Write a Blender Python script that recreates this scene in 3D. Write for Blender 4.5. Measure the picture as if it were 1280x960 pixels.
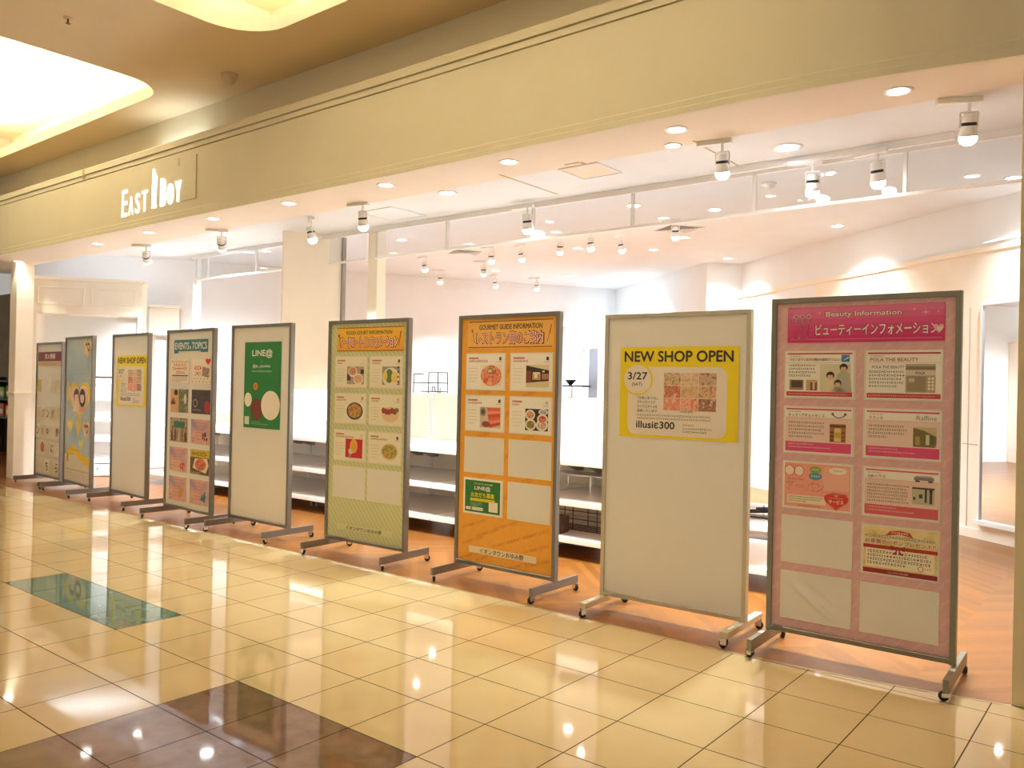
import bpy, math, random
import numpy as np
from mathutils import Vector, Matrix
from mathutils.geometry import tessellate_polygon

R = random.Random(7)
scene = bpy.context.scene
col = scene.collection
for o in list(bpy.data.objects):
    bpy.data.objects.remove(o)

# ------------------------------------------------------------------ camera
cam_data = bpy.data.cameras.new('camera')
cam_data.sensor_fit = 'HORIZONTAL'
cam_data.sensor_width = 36.0
cam_data.lens = 1022.92 / 1280.0 * 36.0
cam = bpy.data.objects.new('camera', cam_data)
col.objects.link(cam)
right = Vector((0.7808667, 0.6243415, 0.0210902))
up = Vector((-0.0144621, -0.0156845, 0.9997724))
fwd = Vector((-0.6245302, 0.7809940, 0.0032182))
CAM = Vector((2.61233, -4.23398, 1.41920))
cam.matrix_world = Matrix(((right.x, up.x, -fwd.x, CAM.x), (right.y, up.y, -fwd.y, CAM.y),
                           (right.z, up.z, -fwd.z, CAM.z), (0, 0, 0, 1)))
scene.camera = cam

# ------------------------------------------------------------------ render look, world
scene.view_settings.view_transform = 'Standard'
scene.view_settings.look = 'None'
scene.view_settings.exposure = 0.12
scene.view_settings.gamma = 1.0
scene.view_settings.use_curve_mapping = False
scene.cycles.use_denoising = True
scene.cycles.max_bounces = 10
scene.cycles.diffuse_bounces = 6
scene.cycles.glossy_bounces = 5
scene.cycles.transparent_max_bounces = 16
scene.cycles.sample_clamp_indirect = 12.0
scene.cycles.caustics_reflective = False
scene.cycles.caustics_refractive = False

WORLD_STRENGTH = 0.38
P_FRONT = 55.0       # soffit downlights over the shop front
P_DEEP = 350.0        # downlights in the deep shop ceiling
P_SPOT = 185.0        # track spotlights
P_COVE = 110.0
WARM = (1.0, 0.80, 0.50)
SOFT = (0.81, 0.94, 0.98)
COOL = (0.72, 0.90, 1.0)

world = bpy.data.worlds.new('world')
scene.world = world
world.use_nodes = True
wb = world.node_tree.nodes['Background']
wb.inputs['Color'].default_value = (1.0, 0.95, 0.84, 1)
wb.inputs['Strength'].default_value = WORLD_STRENGTH


def area_light(name, loc, rot, sx, sy, power, color):
    l = bpy.data.lights.new(name, 'AREA')
    l.shape = 'RECTANGLE'
    l.size = sx
    l.size_y = sy
    l.energy = power
    l.color = color
    o = bpy.data.objects.new(name, l)
    o.location = loc
    o.rotation_euler = rot
    col.objects.link(o)
    return o


def spot_light(name, loc, target, power, color, angle=100, blend=0.6, size=0.04):
    l = bpy.data.lights.new(name, 'SPOT')
    l.energy = power
    l.color = color
    l.spot_size = math.radians(angle)
    l.spot_blend = blend
    l.shadow_soft_size = size
    o = bpy.data.objects.new(name, l)
    o.location = loc
    d = Vector(target) - Vector(loc)
    o.rotation_euler = d.to_track_quat('-Z', 'Y').to_euler()
    col.objects.link(o)
    return o


# strip lamps hidden in the mall ceiling coves, shining up at the cove tops
for (x0, x1) in ((-9.3, -5.1), (-3.0, 1.3)):
    area_light('cove_strip_lamp', ((x0 + x1) / 2, -0.52, 4.36), (math.pi, 0, 0), x1 - x0, 0.12, P_COVE, (1.0, 0.95, 0.82))
    area_light('cove_strip_lamp', ((x0 + x1) / 2, -2.85, 4.36), (math.pi, 0, 0), x1 - x0, 0.12, P_COVE * 0.3, (1.0, 0.95, 0.82))

# slim cool lamp on top of the sign cabinet, behind the fascia edge
area_light('sign_cabinet_lamp', (-5.45, 0.16, 3.80), (math.pi, 0, 0), 0.9, 0.03, 2.5, (0.75, 0.88, 1.0))

# fill lights added to brighten the shop ceiling, above partition and near cabinet
area_light('partition_fill_light', (-1.0, 6.80, 2.97), (math.pi, 0, math.radians(-36.6)), 6.5, 0.06, 45, (0.80, 0.92, 1.0))
area_light('cabinet_fill_light', (-9.75, 1.36, 2.87), (math.pi, 0, math.radians(54.2)), 1.3, 0.06, 18, (0.92, 0.96, 1.0))

# ------------------------------------------------------------------ materials
MATS = {}


def lin(c):
    c = c / 255.0
    return c / 12.92 if c <= 0.04045 else ((c + 0.055) / 1.055) ** 2.4


def hexrgb(h):
    h = h.lstrip('#')
    return tuple(lin(int(h[i:i + 2], 16)) for i in (0, 2, 4))


def mat(name, color='#ffffff', rough=0.5, metal=0.0, emit=0.0, emit_color=None, coat=0.0, spec=0.5):
    if name in MATS:
        return MATS[name]
    m = bpy.data.materials.new(name)
    m.use_nodes = True
    b = m.node_tree.nodes['Principled BSDF']
    c = hexrgb(color) if isinstance(color, str) else color
    b.inputs['Base Color'].default_value = (*c, 1)
    b.inputs['Roughness'].default_value = rough
    b.inputs['Metallic'].default_value = metal
    b.inputs['Specular IOR Level'].default_value = spec
    if coat:
        b.inputs['Coat Weight'].default_value = coat
        b.inputs['Coat Roughness'].default_value = 0.08
    if emit:
        b.inputs['Emission Color'].default_value = (*(emit_color or c), 1)
        b.inputs['Emission Strength'].default_value = emit
    MATS[name] = m
    return m


def ink(h, rough=0.45):
    return mat('ink_' + h.strip('#') + ('' if rough == 0.45 else '_%d' % int(rough * 100)), h, rough)


class NB:
    """tiny node-tree helper"""
    def __init__(self, name, rough=0.5, spec=0.5):
        self.m = bpy.data.materials.new(name)
        self.m.use_nodes = True
        self.t = self.m.node_tree
        self.b = self.t.nodes['Principled BSDF']
        self.b.inputs['Roughness'].default_value = rough
        self.b.inputs['Specular IOR Level'].default_value = spec
        MATS[name] = self.m

    def n(self, typ, **kw):
        nd = self.t.nodes.new(typ)
        for k, v in kw.items():
            setattr(nd, k, v)
        return nd

    def set(self, sock, v):
        if isinstance(v, bpy.types.NodeSocket):
            self.t.links.new(v, sock)
        elif isinstance(v, tuple) and len(v) == 3 and sock.type == 'RGBA':
            sock.default_value = (*v, 1)
        else:
            sock.default_value = v

    def math(self, op, a, b=0.0, c=0.0):
        nd = self.n('ShaderNodeMath', operation=op)
        self.set(nd.inputs[0], a)
        self.set(nd.inputs[1], b)
        self.set(nd.inputs[2], c)
        return nd.outputs[0]

    def mix(self, fac, a, b):
        nd = self.n('ShaderNodeMix', data_type='RGBA')
        self.set(nd.inputs[0], fac)
        self.set(nd.inputs[6], a)
        self.set(nd.inputs[7], b)
        return nd.outputs[2]

    def xyz(self):
        g = self.n('ShaderNodeTexCoord')
        s = self.n('ShaderNodeSeparateXYZ')
        self.t.links.new(g.outputs['Object'], s.inputs[0])
        return s.outputs[0], s.outputs[1], s.outputs[2], g.outputs['Object']

    def noise(self, vec, scale, detail=3.0):
        nd = self.n('ShaderNodeTexNoise')
        if vec is not None:
            self.t.links.new(vec, nd.inputs['Vector'])
        nd.inputs['Scale'].default_value = scale
        nd.inputs['Detail'].default_value = detail
        return nd.outputs['Fac'], nd.outputs['Color']

    def white(self, x, y):
        cb = self.n('ShaderNodeCombineXYZ')
        self.set(cb.inputs[0], x)
        self.set(cb.inputs[1], y)
        w = self.n('ShaderNodeTexWhiteNoise', noise_dimensions='3D')
        self.t.links.new(cb.outputs[0], w.inputs[0])
        return w.outputs['Value'], w.outputs['Color']

    def ramp(self, fac, stops):
        nd = self.n('ShaderNodeValToRGB')
        e = nd.color_ramp.elements
        while len(e) < len(stops):
            e.new(0.5)
        for el, (p, c) in zip(e, stops):
            el.position = p
            el.color = (*c, 1)
        self.set(nd.inputs[0], fac)
        return nd.outputs[0]


def mat_tile():
    k = NB('polished_cream_tile', 0.06, 0.5)
    x, y, z, v = k.xyz()
    tx = k.math('DIVIDE', x, 0.4)
    ty = k.math('DIVIDE', y, 0.4)
    ix = k.math('FLOOR', tx)
    iy = k.math('FLOOR', ty)
    rnd, rcol = k.white(ix, iy)
    n1, _ = k.noise(v, 2.3, 5.0)
    base = k.ramp(k.math('ADD', k.math('MULTIPLY', rnd, 0.15), k.math('MULTIPLY', n1, 0.85)),
                  [(0.2, hexrgb('#bfa372')), (0.5, hexrgb('#c4a979')), (0.8, hexrgb('#c9b082'))])

    def inside(x0, x1, y0, y1):
        a = k.math('MULTIPLY', k.math('GREATER_THAN', x, x0), k.math('LESS_THAN', x, x1))
        b = k.math('MULTIPLY', k.math('GREATER_THAN', y, y0), k.math('LESS_THAN', y, y1))
        return k.math('MULTIPLY', a, b)
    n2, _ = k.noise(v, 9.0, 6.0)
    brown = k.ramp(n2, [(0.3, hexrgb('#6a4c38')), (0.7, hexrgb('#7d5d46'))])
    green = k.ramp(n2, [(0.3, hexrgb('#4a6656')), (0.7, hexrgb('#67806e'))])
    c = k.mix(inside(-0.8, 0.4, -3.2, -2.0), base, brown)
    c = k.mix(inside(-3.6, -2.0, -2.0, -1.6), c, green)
    # narrow dark joints between the tiles
    fx = k.math('ABSOLUTE', k.math('SUBTRACT', k.math('FRACT', k.math('ADD', tx, 0.5)), 0.5))
    fy = k.math('ABSOLUTE', k.math('SUBTRACT', k.math('FRACT', k.math('ADD', ty, 0.5)), 0.5))
    g = k.math('LESS_THAN', k.math('MINIMUM', fx, fy), 0.0072)
    c = k.mix(k.math('MULTIPLY', g, 0.88), c, hexrgb('#2e2214'))
    k.set(k.b.inputs['Base Color'], c)
    k.set(k.b.inputs['Roughness'], k.math('ADD', k.math('MULTIPLY', g, 0.4), 0.045))
    k.set(k.b.inputs['IOR'], 1.78)
    k.set(k.b.inputs['Specular IOR Level'], k.math('MULTIPLY_ADD', g, -0.5, 0.5))
    # each tile lies at a very slightly different tilt
    vm = k.n('ShaderNodeVectorMath', operation='SUBTRACT')
    k.set(vm.inputs[0], rcol)
    vm.inputs[1].default_value = (0.5, 0.5, 0.5)
    sc = k.n('ShaderNodeVectorMath', operation='SCALE')
    k.t.links.new(vm.outputs[0], sc.inputs[0])
    sc.inputs['Scale'].default_value = 0.0016
    gm = k.n('ShaderNodeNewGeometry')
    ad = k.n('ShaderNodeVectorMath', operation='ADD')
    k.t.links.new(gm.outputs['Normal'], ad.inputs[0])
    k.t.links.new(sc.outputs[0], ad.inputs[1])
    nm = k.n('ShaderNodeVectorMath', operation='NORMALIZE')
    k.t.links.new(ad.outputs[0], nm.inputs[0])
    k.t.links.new(nm.outputs[0], k.b.inputs['Normal'])
    return k.m


def mat_wood():
    k = NB('chevron_wood_floor', 0.32, 0.45)
    x, y, z, v = k.xyz()
    w = 0.55
    pp = k.math('PINGPONG', x, w)
    s = k.math('DIVIDE', k.math('ADD', y, pp), 0.085)
    row = k.math('FLOOR', s)
    strip = k.math('FLOOR', k.math('DIVIDE', x, w))
    rnd, _ = k.white(row, strip)
    mp = k.n('ShaderNodeMapping')
    k.t.links.new(v, mp.inputs[0])
    mp.inputs['Scale'].default_value = (3.0, 14.0, 1.0)
    mp.inputs['Rotation'].default_value = (0, 0, 0.78)
    n1, _ = k.noise(mp.outputs[0], 3.0, 5.0)
    f = k.math('ADD', k.math('MULTIPLY', rnd, 0.5), k.math('MULTIPLY', n1, 0.5))
    c = k.ramp(f, [(0.15, hexrgb('#744618')), (0.5, hexrgb('#86521e')), (0.85, hexrgb('#986027'))])
    fr = k.math('ABSOLUTE', k.math('SUBTRACT', k.math('FRACT', s), 0.5))
    g = k.math('GREATER_THAN', fr, 0.475)
    c = k.mix(k.math('MULTIPLY', g, 0.45), c, hexrgb('#6b3c1f'))
    k.set(k.b.inputs['Base Color'], c)
    return k.m


def mat_plaster(name, c0, c1, rough=0.7, scale=3.0):
    k = NB(name, rough, 0.3)
    x, y, z, v = k.xyz()
    n1, _ = k.noise(v, scale, 4.0)
    k.set(k.b.inputs['Base Color'], k.ramp(n1, [(0.3, hexrgb(c0)), (0.7, hexrgb(c1))]))
    bp = k.n('ShaderNodeBump')
    n2, _ = k.noise(v, 90.0, 2.0)
    k.t.links.new(n2, bp.inputs['Height'])
    bp.inputs['Strength'].default_value = 0.04
    k.t.links.new(bp.outputs[0], k.b.inputs['Normal'])
    return k.m


def mat_photo(name, colors, scale=26.0, rough=0.35):
    if name in MATS:
        return MATS[name]
    k = NB(name, rough, 0.5)
    x, y, z, v = k.xyz()
    n1, _ = k.noise(v, scale, 3.5)
    n = len(colors)
    nd = k.ramp(n1, [(0.33 + 0.34 * i / max(1, n - 1), hexrgb(c)) for i, c in enumerate(colors)])
    k.set(k.b.inputs['Base Color'], nd)
    return k.m


def mat_stripes(name, ca, cb, cc, period=0.048):
    k = NB(name, 0.4, 0.5)
    x, y, z, v = k.xyz()
    u = k.math('ADD', x, k.math('MULTIPLY', z, 0.85))
    f = k.math('FRACT', k.math('DIVIDE', u, period))
    w = k.math('ADD', x, k.math('MULTIPLY', z, -0.85))
    f2 = k.math('FRACT', k.math('DIVIDE', w, 0.17))
    c = k.mix(k.math('GREATER_THAN', f, 0.5), hexrgb(ca), hexrgb(cb))
    c = k.mix(k.math('LESS_THAN', f2, 0.06), c, hexrgb(cc))
    k.set(k.b.inputs['Base Color'], c)
    return k.m


def mat_glass(name, tint=(0.93, 0.95, 0.97), ior=1.45, extra=0.0):
    m = bpy.data.materials.new(name)
    m.use_nodes = True
    t = m.node_tree
    t.nodes.remove(t.nodes['Principled BSDF'])
    out = t.nodes['Material Output']
    tr = t.nodes.new('ShaderNodeBsdfTransparent')
    tr.inputs[0].default_value = (*tint, 1)
    gl = t.nodes.new('ShaderNodeBsdfGlossy')
    gl.inputs['Roughness'].default_value = 0.02
    lw = t.nodes.new('ShaderNodeLayerWeight')
    lw.inputs['Blend'].default_value = 0.5
    pw = t.nodes.new('ShaderNodeMath')
    pw.operation = 'POWER'
    t.links.new(lw.outputs['Facing'], pw.inputs[0])
    pw.inputs[1].default_value = 4.0
    fr = t.nodes.new('ShaderNodeMath')
    fr.operation = 'MULTIPLY_ADD'
    t.links.new(pw.outputs[0], fr.inputs[0])
    fr.inputs[1].default_value = 0.45
    fr.inputs[2].default_value = 0.03
    mx = t.nodes.new('ShaderNodeMixShader')
    t.links.new(fr.outputs[0], mx.inputs[0])
    t.links.new(tr.outputs[0], mx.inputs[1])
    t.links.new(gl.outputs[0], mx.inputs[2])
    t.links.new(mx.outputs[0], out.inputs['Surface'])
    MATS[name] = m
    return m


M_TILE = mat_tile()
M_WOOD = mat_wood()
M_FASCIA = mat_plaster('cream_fascia_paint', '#dfd6b8', '#e2dabe', 0.6)
M_MALLCEIL = mat_plaster('tan_mall_ceiling', '#dcc8a4', '#dfcca9', 0.75)
M_COVE = mat_plaster('cove_cream_paint', '#ece0c4', '#f0e5cb', 0.7)
M_SOFFIT = mat_plaster('peach_soffit_paint', '#e9dccb', '#ecdfcf', 0.7)
M_SHOPCEIL = mat_plaster('white_shop_ceiling', '#e3e6ea', '#e7eaed', 0.75)
M_WALL = mat_plaster('white_shop_wall', '#e9eaeb', '#ecedee', 0.7)
M_CREAMWALL = mat_plaster('cream_panel_wall', '#f1e6d4', '#f4ead9', 0.65)
M_JAMB = mat_plaster('beige_jamb_paint', '#d8c9a4', '#ddcfab', 0.6)
M_FRAME = mat('warm_grey_aluminium', '#857f76', 0.38, 0.55)
M_FRAME8 = mat('champagne_aluminium', '#cfc4a8', 0.36, 0.5)
M_FRAME9 = mat('olive_grey_aluminium', '#8e8a78', 0.38, 0.55)
M_CHROME = mat('chrome', '#d8d8d8', 0.15, 1.0)
M_RUBBER = mat('black_rubber', '#17181c', 0.45)
M_WHITEMETAL = mat('white_powder_metal', '#efeeec', 0.35)
M_SHELF = mat('white_melamine', '#f4eeea', 0.22, 0.0, coat=0.25)
M_SHELFEDGE = mat('shelf_edge_white', '#f4eee8', 0.35)
M_BRACKET = mat('grey_bracket_metal', '#a9a39d', 0.4, 0.4)
M_BLACKWIRE = mat('black_wire_metal', '#2a2c31', 0.4, 0.3)
M_BOARD = mat('cream_whiteboard', '#eeeae0', 0.14, 0.0, spec=0.5)
M_POCKET = mat('clear_pocket_film', '#e8e4d8', 0.12, 0.0, coat=0.6)
M_LENS = mat('lamp_lens_warm', '#ffffff', 0.3, emit=30.0, emit_color=(1.0, 0.93, 0.82))
M_LENSCOOL = mat('lamp_lens_cool', '#ffffff', 0.3, emit=30.0, emit_color=(0.93, 0.97, 1.0))
M_SIGN = mat('lit_white_letter', '#ffffff', 0.4, emit=1.0, emit_color=(1.0, 1.0, 0.98))
M_GLASS = mat_glass('clear_smoke_screen_glass')
M_MIRROR = mat('mirror_glass', '#f0f0ee', 0.01, 1.0)
M_DARK = mat('dark_seam', '#bcac84', 0.7)
M_GREYSEAM = mat('grey_seam', '#b7aaa0', 0.7)


# ------------------------------------------------------------------ mesh builder
class MB:
    def __init__(self):
        self.v = []
        self.f = []
        self.m = []
        self.s = []
        self.mats = []

    def mi(self, m):
        if m not in self.mats:
            self.mats.append(m)
        return self.mats.index(m)

    def add(self, verts, faces, m, smooth=False):
        o = len(self.v)
        self.v.extend([tuple(q) for q in verts])
        i = self.mi(m)
        for fc in faces:
            self.f.append(tuple(o + a for a in fc))
            self.m.append(i)
            self.s.append(smooth)

    def box(self, x0, x1, y0, y1, z0, z1, m, bev=0.0, mtx=None):
        if bev <= 0:
            vs = [(x, y, z) for z in (z0, z1) for y in (y0, y1) for x in (x0, x1)]
            fs = [(0, 2, 3, 1), (4, 5, 7, 6), (0, 1, 5, 4), (2, 6, 7, 3), (0, 4, 6, 2), (1, 3, 7, 5)]
        else:
            import bmesh
            bm = bmesh.new()
            bmesh.ops.create_cube(bm, size=1.0)
            for q in bm.verts:
                q.co = Vector(((x0 + x1) / 2 + q.co.x * (x1 - x0), (y0 + y1) / 2 + q.co.y * (y1 - y0), (z0 + z1) / 2 + q.co.z * (z1 - z0)))
            bmesh.ops.bevel(bm, geom=list(bm.edges), offset=bev, segments=2, affect='EDGES', profile=0.6)
            bm.verts.index_update()
            vs = [tuple(q.co) for q in bm.verts]
            fs = [[q.index for q in f.verts] for f in bm.faces]
            bm.free()
        if mtx is not None:
            vs = [tuple(mtx @ Vector(q)) for q in vs]
        self.add(vs, fs, m)
        return self

    def tube(self, a, b, r, m, seg=10, r2=None):
        a, b = Vector(a), Vector(b)
        d = (b - a).normalized()
        t = Vector((0, 0, 1)) if abs(d.z) < 0.9 else Vector((1, 0, 0))
        u = d.cross(t).normalized()
        w = d.cross(u)
        r2 = r if r2 is None else r2
        vs = []
        for (p, rr) in ((a, r), (b, r2)):
            for i in range(seg):
                an = 2 * math.pi * i / seg
                vs.append(p + (u * math.cos(an) + w * math.sin(an)) * rr)
        fs = [(i, (i + 1) % seg, seg + (i + 1) % seg, seg + i) for i in range(seg)]
        self.add(vs, fs, m, True)
        self.add(vs[:seg], [tuple(range(seg - 1, -1, -1))], m)
        self.add(vs[seg:], [tuple(range(seg))], m)
        return self

    def lathe(self, prof, m, seg=24, mtx=None, closed=False):
        vs = []
        for (r, z) in prof:
            for i in range(seg):
                an = 2 * math.pi * i / seg
                vs.append((r * math.cos(an), r * math.sin(an), z))
        if mtx is not None:
            vs = [tuple(mtx @ Vector(q)) for q in vs]
        fs = []
        n = len(prof)
        for j in range(n - 1 + (1 if closed else 0)):
            j2 = (j + 1) % n
            for i in range(seg):
                fs.append((j * seg + i, j * seg + (i + 1) % seg, j2 * seg + (i + 1) % seg, j2 * seg + i))
        self.add(vs, fs, m, True)
        return self

    def disc(self, r, z, m, seg=24, mtx=None, down=True):
        vs = [(r * math.cos(2 * math.pi * i / seg), r * math.sin(2 * math.pi * i / seg), z) for i in range(seg)]
        if mtx is not None:
            vs = [tuple(mtx @ Vector(q)) for q in vs]
        self.add(vs, [tuple(range(seg - 1, -1, -1)) if down else tuple(range(seg))], m)
        return self

    def build(self, name, parent=None, loc=None, rz=None, mtx=None):
        me = bpy.data.meshes.new(name)
        me.from_pydata(self.v, [], self.f)
        for m in self.mats:
            me.materials.append(m)
        me.polygons.foreach_set('material_index', self.m)
        me.polygons.foreach_set('use_smooth', self.s)
        me.update()
        o = bpy.data.objects.new(name, me)
        col.objects.link(o)
        if parent is not None:
            o.parent = parent
        if loc is not None:
            o.location = loc
        if rz is not None:
            o.rotation_euler = (0, 0, rz)
        if mtx is not None:
            o.matrix_world = mtx
        return o


def tag(o, label=None, cat=None, group=None, kind=None):
    if label:
        o['label'] = label
    if cat:
        o['category'] = cat
    if group:
        o['group'] = group
    if kind:
        o['kind'] = kind
    return o


def struct(o):
    o['kind'] = 'structure'
    return o


def empty(name, loc, rz=0.0):
    o = bpy.data.objects.new(name, None)
    o.location = loc
    o.rotation_euler = (0, 0, rz)
    o.empty_display_size = 0.1
    col.objects.link(o)
    return o


def kids(o):
    return [c for c in bpy.data.objects if c.parent is o]


def copy_tree(o, loc=None, rz=None):
    """copy a thing with its parts and sub-parts (mesh data shared)"""
    r = o.copy()
    col.objects.link(r)
    if loc is not None:
        r.location = loc
    if rz is not None:
        r.rotation_euler = (0, 0, rz)
    for ch in list(o.children):
        c = ch.copy()
        col.objects.link(c)
        c.parent = r
        for g in list(ch.children):
            d = g.copy()
            col.objects.link(d)
            d.parent = c
    return r


# ------------------------------------------------------------------ setting: floors
def edge_y(x):
    """line where the tiles meet the wood: straight, bending back gently at both ends"""
    if x > 0.6:
        return 0.075 * (min(x, 3.2) - 0.6) ** 2
    if x < -2.0:
        return 0.010 * (max(x, -10.0) + 2.0)
    return 0.0


XS = [-15.0, -12.0, -10.0, -8.0, -6.0, -4.0, -2.0, 0.0, 0.6, 0.9, 1.2, 1.5, 1.8, 2.1, 2.4, 2.8, 3.2, 4.0, 6.5]
b = MB()
vs = []
for x in XS:
    vs += [(x, -9.0, 0), (x, edge_y(x), 0)]
b.add(vs, [(2 * i, 2 * i + 2, 2 * i + 3, 2 * i + 1) for i in range(len(XS) - 1)], M_TILE)
struct(b.build('floor'))
b = MB()
vs = []
for x in XS:
    vs += [(x, edge_y(x), 0.0), (x, 13.5, 0.0)]
b.add(vs, [(2 * i, 2 * i + 2, 2 * i + 3, 2 * i + 1) for i in range(len(XS) - 1)], M_WOOD)
struct(b.build('floor_shop'))
b = MB()
vs = []
for x in XS:
    vs += [(x, edge_y(x) - 0.006, 0.0012), (x, edge_y(x) + 0.010, 0.0012)]
b.add(vs, [(2 * i, 2 * i + 2, 2 * i + 3, 2 * i + 1) for i in range(len(XS) - 1)], mat('brass_threshold', '#c9b184', 0.3, 0.6))
struct(b.build('trim_1'))

# ------------------------------------------------------------------ setting: fascia, soffit, ceilings
FX = [-14.0, -12.0, -10.0, -9.0, -8.0, -7.0, -6.0, -5.0, -4.0, -3.0, -2.0, -1.0, 0.0, 0.6, 0.9, 1.2, 1.5, 1.8, 2.1, 2.4, 2.8, 3.2, 4.0, 6.5]


def sweep(prof, m, xs=FX):
    vs = []
    for x in xs:
        for (dy, z) in prof:
            vs.append((x, edge_y(x) + dy, z))
    n = len(prof)
    fs = []
    for i in range(len(xs) - 1):
        for j in range(n - 1):
            fs.append((i * n + j, (i + 1) * n + j, (i + 1) * n + j + 1, i * n + j + 1))
    return vs, fs


b = MB()
prof = [(0.022, 3.0), (0.0, 3.0), (0.0, 3.035), (0.006, 3.04), (0.006, 3.075), (0.014, 3.082), (0.014, 3.655), (0.040, 3.656), (0.040, 3.663), (0.008, 3.664), (0.008, 3.709), (0.036, 3.710), (0.036, 3.716), (-0.004, 3.717), (-0.004, 3.775), (0.002, 3.785), (0.30, 3.785)]
b.add(*sweep(prof, None), M_FASCIA)
struct(b.build('wall_front'))
b = MB()
b.add(*sweep([(0.30, 3.78), (0.30, 4.2)], None), M_FASCIA)
struct(b.build('wall_upper'))

# seams of a blank access cover on the fascia, beside the sign
b = MB()
for (x0, x1, z0, z1) in ((-4.705, -4.697, 3.17, 3.59), (-4.98, -4.70, 3.165, 3.171), (-5.02, -5.014, 3.52, 3.60)):
    b.box(x0, x1, edge_y(-4.8) + 0.008, edge_y(-4.8) + 0.016, z0, z1, M_DARK)
struct(b.build('trim_2'))
b = MB()
for xj in (-7.0, 0.66):
    b.box(xj, xj + 0.006, edge_y(xj) - 0.024, edge_y(xj) + 0.01, 3.66, 3.775, M_DARK)
struct(b.build('trim_3'))

# soffit and front shop ceiling (3.0 m), with the raised deep ceiling behind (3.4 m)
b = MB()
vs = []
for x in FX:
    vs += [(x, edge_y(x) + 0.02, 3.0), (x, 0.57, 3.0), (x, edge_y(x) + 0.02, 3.06), (x, 0.57, 3.06)]
fs = []
for i in range(len(FX) - 1):
    fs += [(4 * i, 4 * i + 1, 4 * i + 5, 4 * i + 4), (4 * i + 2, 4 * i + 6, 4 * i + 7, 4 * i + 3)]
b.add(vs, fs, M_SOFFIT)
struct(b.build('ceiling_soffit'))
b = MB()
pts = [(-8.45, 0.57), (6.5, 0.57), (6.5, 1.36), (-7.1, 1.36)]
n = len(pts)
b.add([(x, y, 3.0) for x, y in pts] + [(x, y, 3.42) for x, y in pts],
      [(3, 2, 1, 0), (0, 1, 5, 4), (1, 2, 6, 5), (2, 3, 7, 6), (3, 0, 4, 7)], M_SHOPCEIL)
struct(b.build('ceiling_front'))
b = MB()
b.box(-15, 6.5, 0.32, 13.5, 3.4, 3.5, M_SHOPCEIL)
struct(b.build('ceiling'))
b = MB()
b.box(-7.1, 6.5, 1.335, 1.375, 2.955, 3.0, M_WHITEMETAL)
struct(b.build('trim_4'))


def rounded(x0, x1, y0, y1, r, n=8):
    out = []
    for (cx, cy, a0) in ((x1 - r, y1 - r, 0), (x0 + r, y1 - r, 90), (x0 + r, y0 + r, 180), (x1 - r, y0 + r, 270)):
        for i in range(n + 1):
            a = math.radians(a0 + 90 * i / n)
            out.append((cx + r * math.cos(a), cy + r * math.sin(a)))
    return out


outer = [(-15, -8.0), (6.5, -8.0), (6.5, 0.75), (-15, 0.75)]
holes = [rounded(-9.6, -4.88, -3.2, -0.2, 0.42), rounded(-3.24, 1.5, -3.2, -0.38, 0.42)]
b = MB()
polys = [[Vector((x, y, 4.2)) for x, y in outer]] + [[Vector((x, y, 4.2)) for x, y in h] for h in holes]
flat = [q for p in polys for q in p]
b.add([tuple(q) for q in flat], [tuple(t) for t in tessellate_polygon(polys)], M_MALLCEIL)
struct(b.build('ceiling_mall'))
for hi, h in enumerate(holes):
    b = MB()
    n = len(h)
    b.add([(x, y, 4.2) for x, y in h] + [(x, y, 4.32) for x, y in h], [(i, (i + 1) % n, n + (i + 1) % n, n + i) for i in range(n)], M_COVE)
    # wide hidden ledge for the strip lamps, then the high cove top
    xs = [p[0] for p in h]
    ys = [p[1] for p in h]
    b.box(min(xs) - 0.5, max(xs) + 0.5, min(ys) - 0.5, max(ys) + 0.5, 4.72, 4.76, M_COVE)
    for (x0, x1, y0, y1) in ((min(xs) - 0.5, min(xs) - 0.46, min(ys) - 0.5, max(ys) + 0.5), (max(xs) + 0.46, max(xs) + 0.5, min(ys) - 0.5, max(ys) + 0.5),
                             (min(xs) - 0.5, max(xs) + 0.5, min(ys) - 0.5, min(ys) - 0.46), (min(xs) - 0.5, max(xs) + 0.5, max(ys) + 0.46, max(ys) + 0.5)):
        b.box(x0, x1, y0, y1, 4.22, 4.72, M_COVE)
    struct(b.build('ceiling_cove'))


# ------------------------------------------------------------------ setting: walls of the shop
def wall_seg(b, p, q, z0, z1, m, t=0.08):
    p, q = Vector((*p, 0)), Vector((*q, 0))
    d = (q - p).normalized()
    nrm = Vector((-d.y, d.x, 0)) * t
    vs = [p, q, q + nrm, p + nrm]
    b.add([(a.x, a.y, z) for z in (z0, z1) for a in vs],
          [(0, 3, 2, 1), (4, 5, 6, 7), (0, 1, 5, 4), (1, 2, 6, 5), (2, 3, 7, 6), (3, 0, 4, 7)], m)


def wallobj(name, segs, z0, z1, m, t=0.08):
    b = MB()
    for p, q in segs:
        wall_seg(b, p, q, z0, z1, m, t)
    return struct(b.build(name))


wallobj('wall_left', [((-6.0, 9.8), (-11.46, 0.91))], 0, 3.4, M_WALL, -0.08)
wallobj('wall_right', [((-6.0, 9.8), (-2.95, 7.48)), ((-2.95, 7.48), (-2.56, 7.9)), ((-2.56, 7.9), (-1.52, 7.05)), ((-1.52, 7.05), (3.2, 3.72))], 0, 3.4, M_WALL)
PD = Vector((0.8025, -0.5966, 0))
P0 = Vector((0.75, 5.38, 0))


def part_pt(s):
    q = P0 + PD * s
    return (q.x, q.y)


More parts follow.
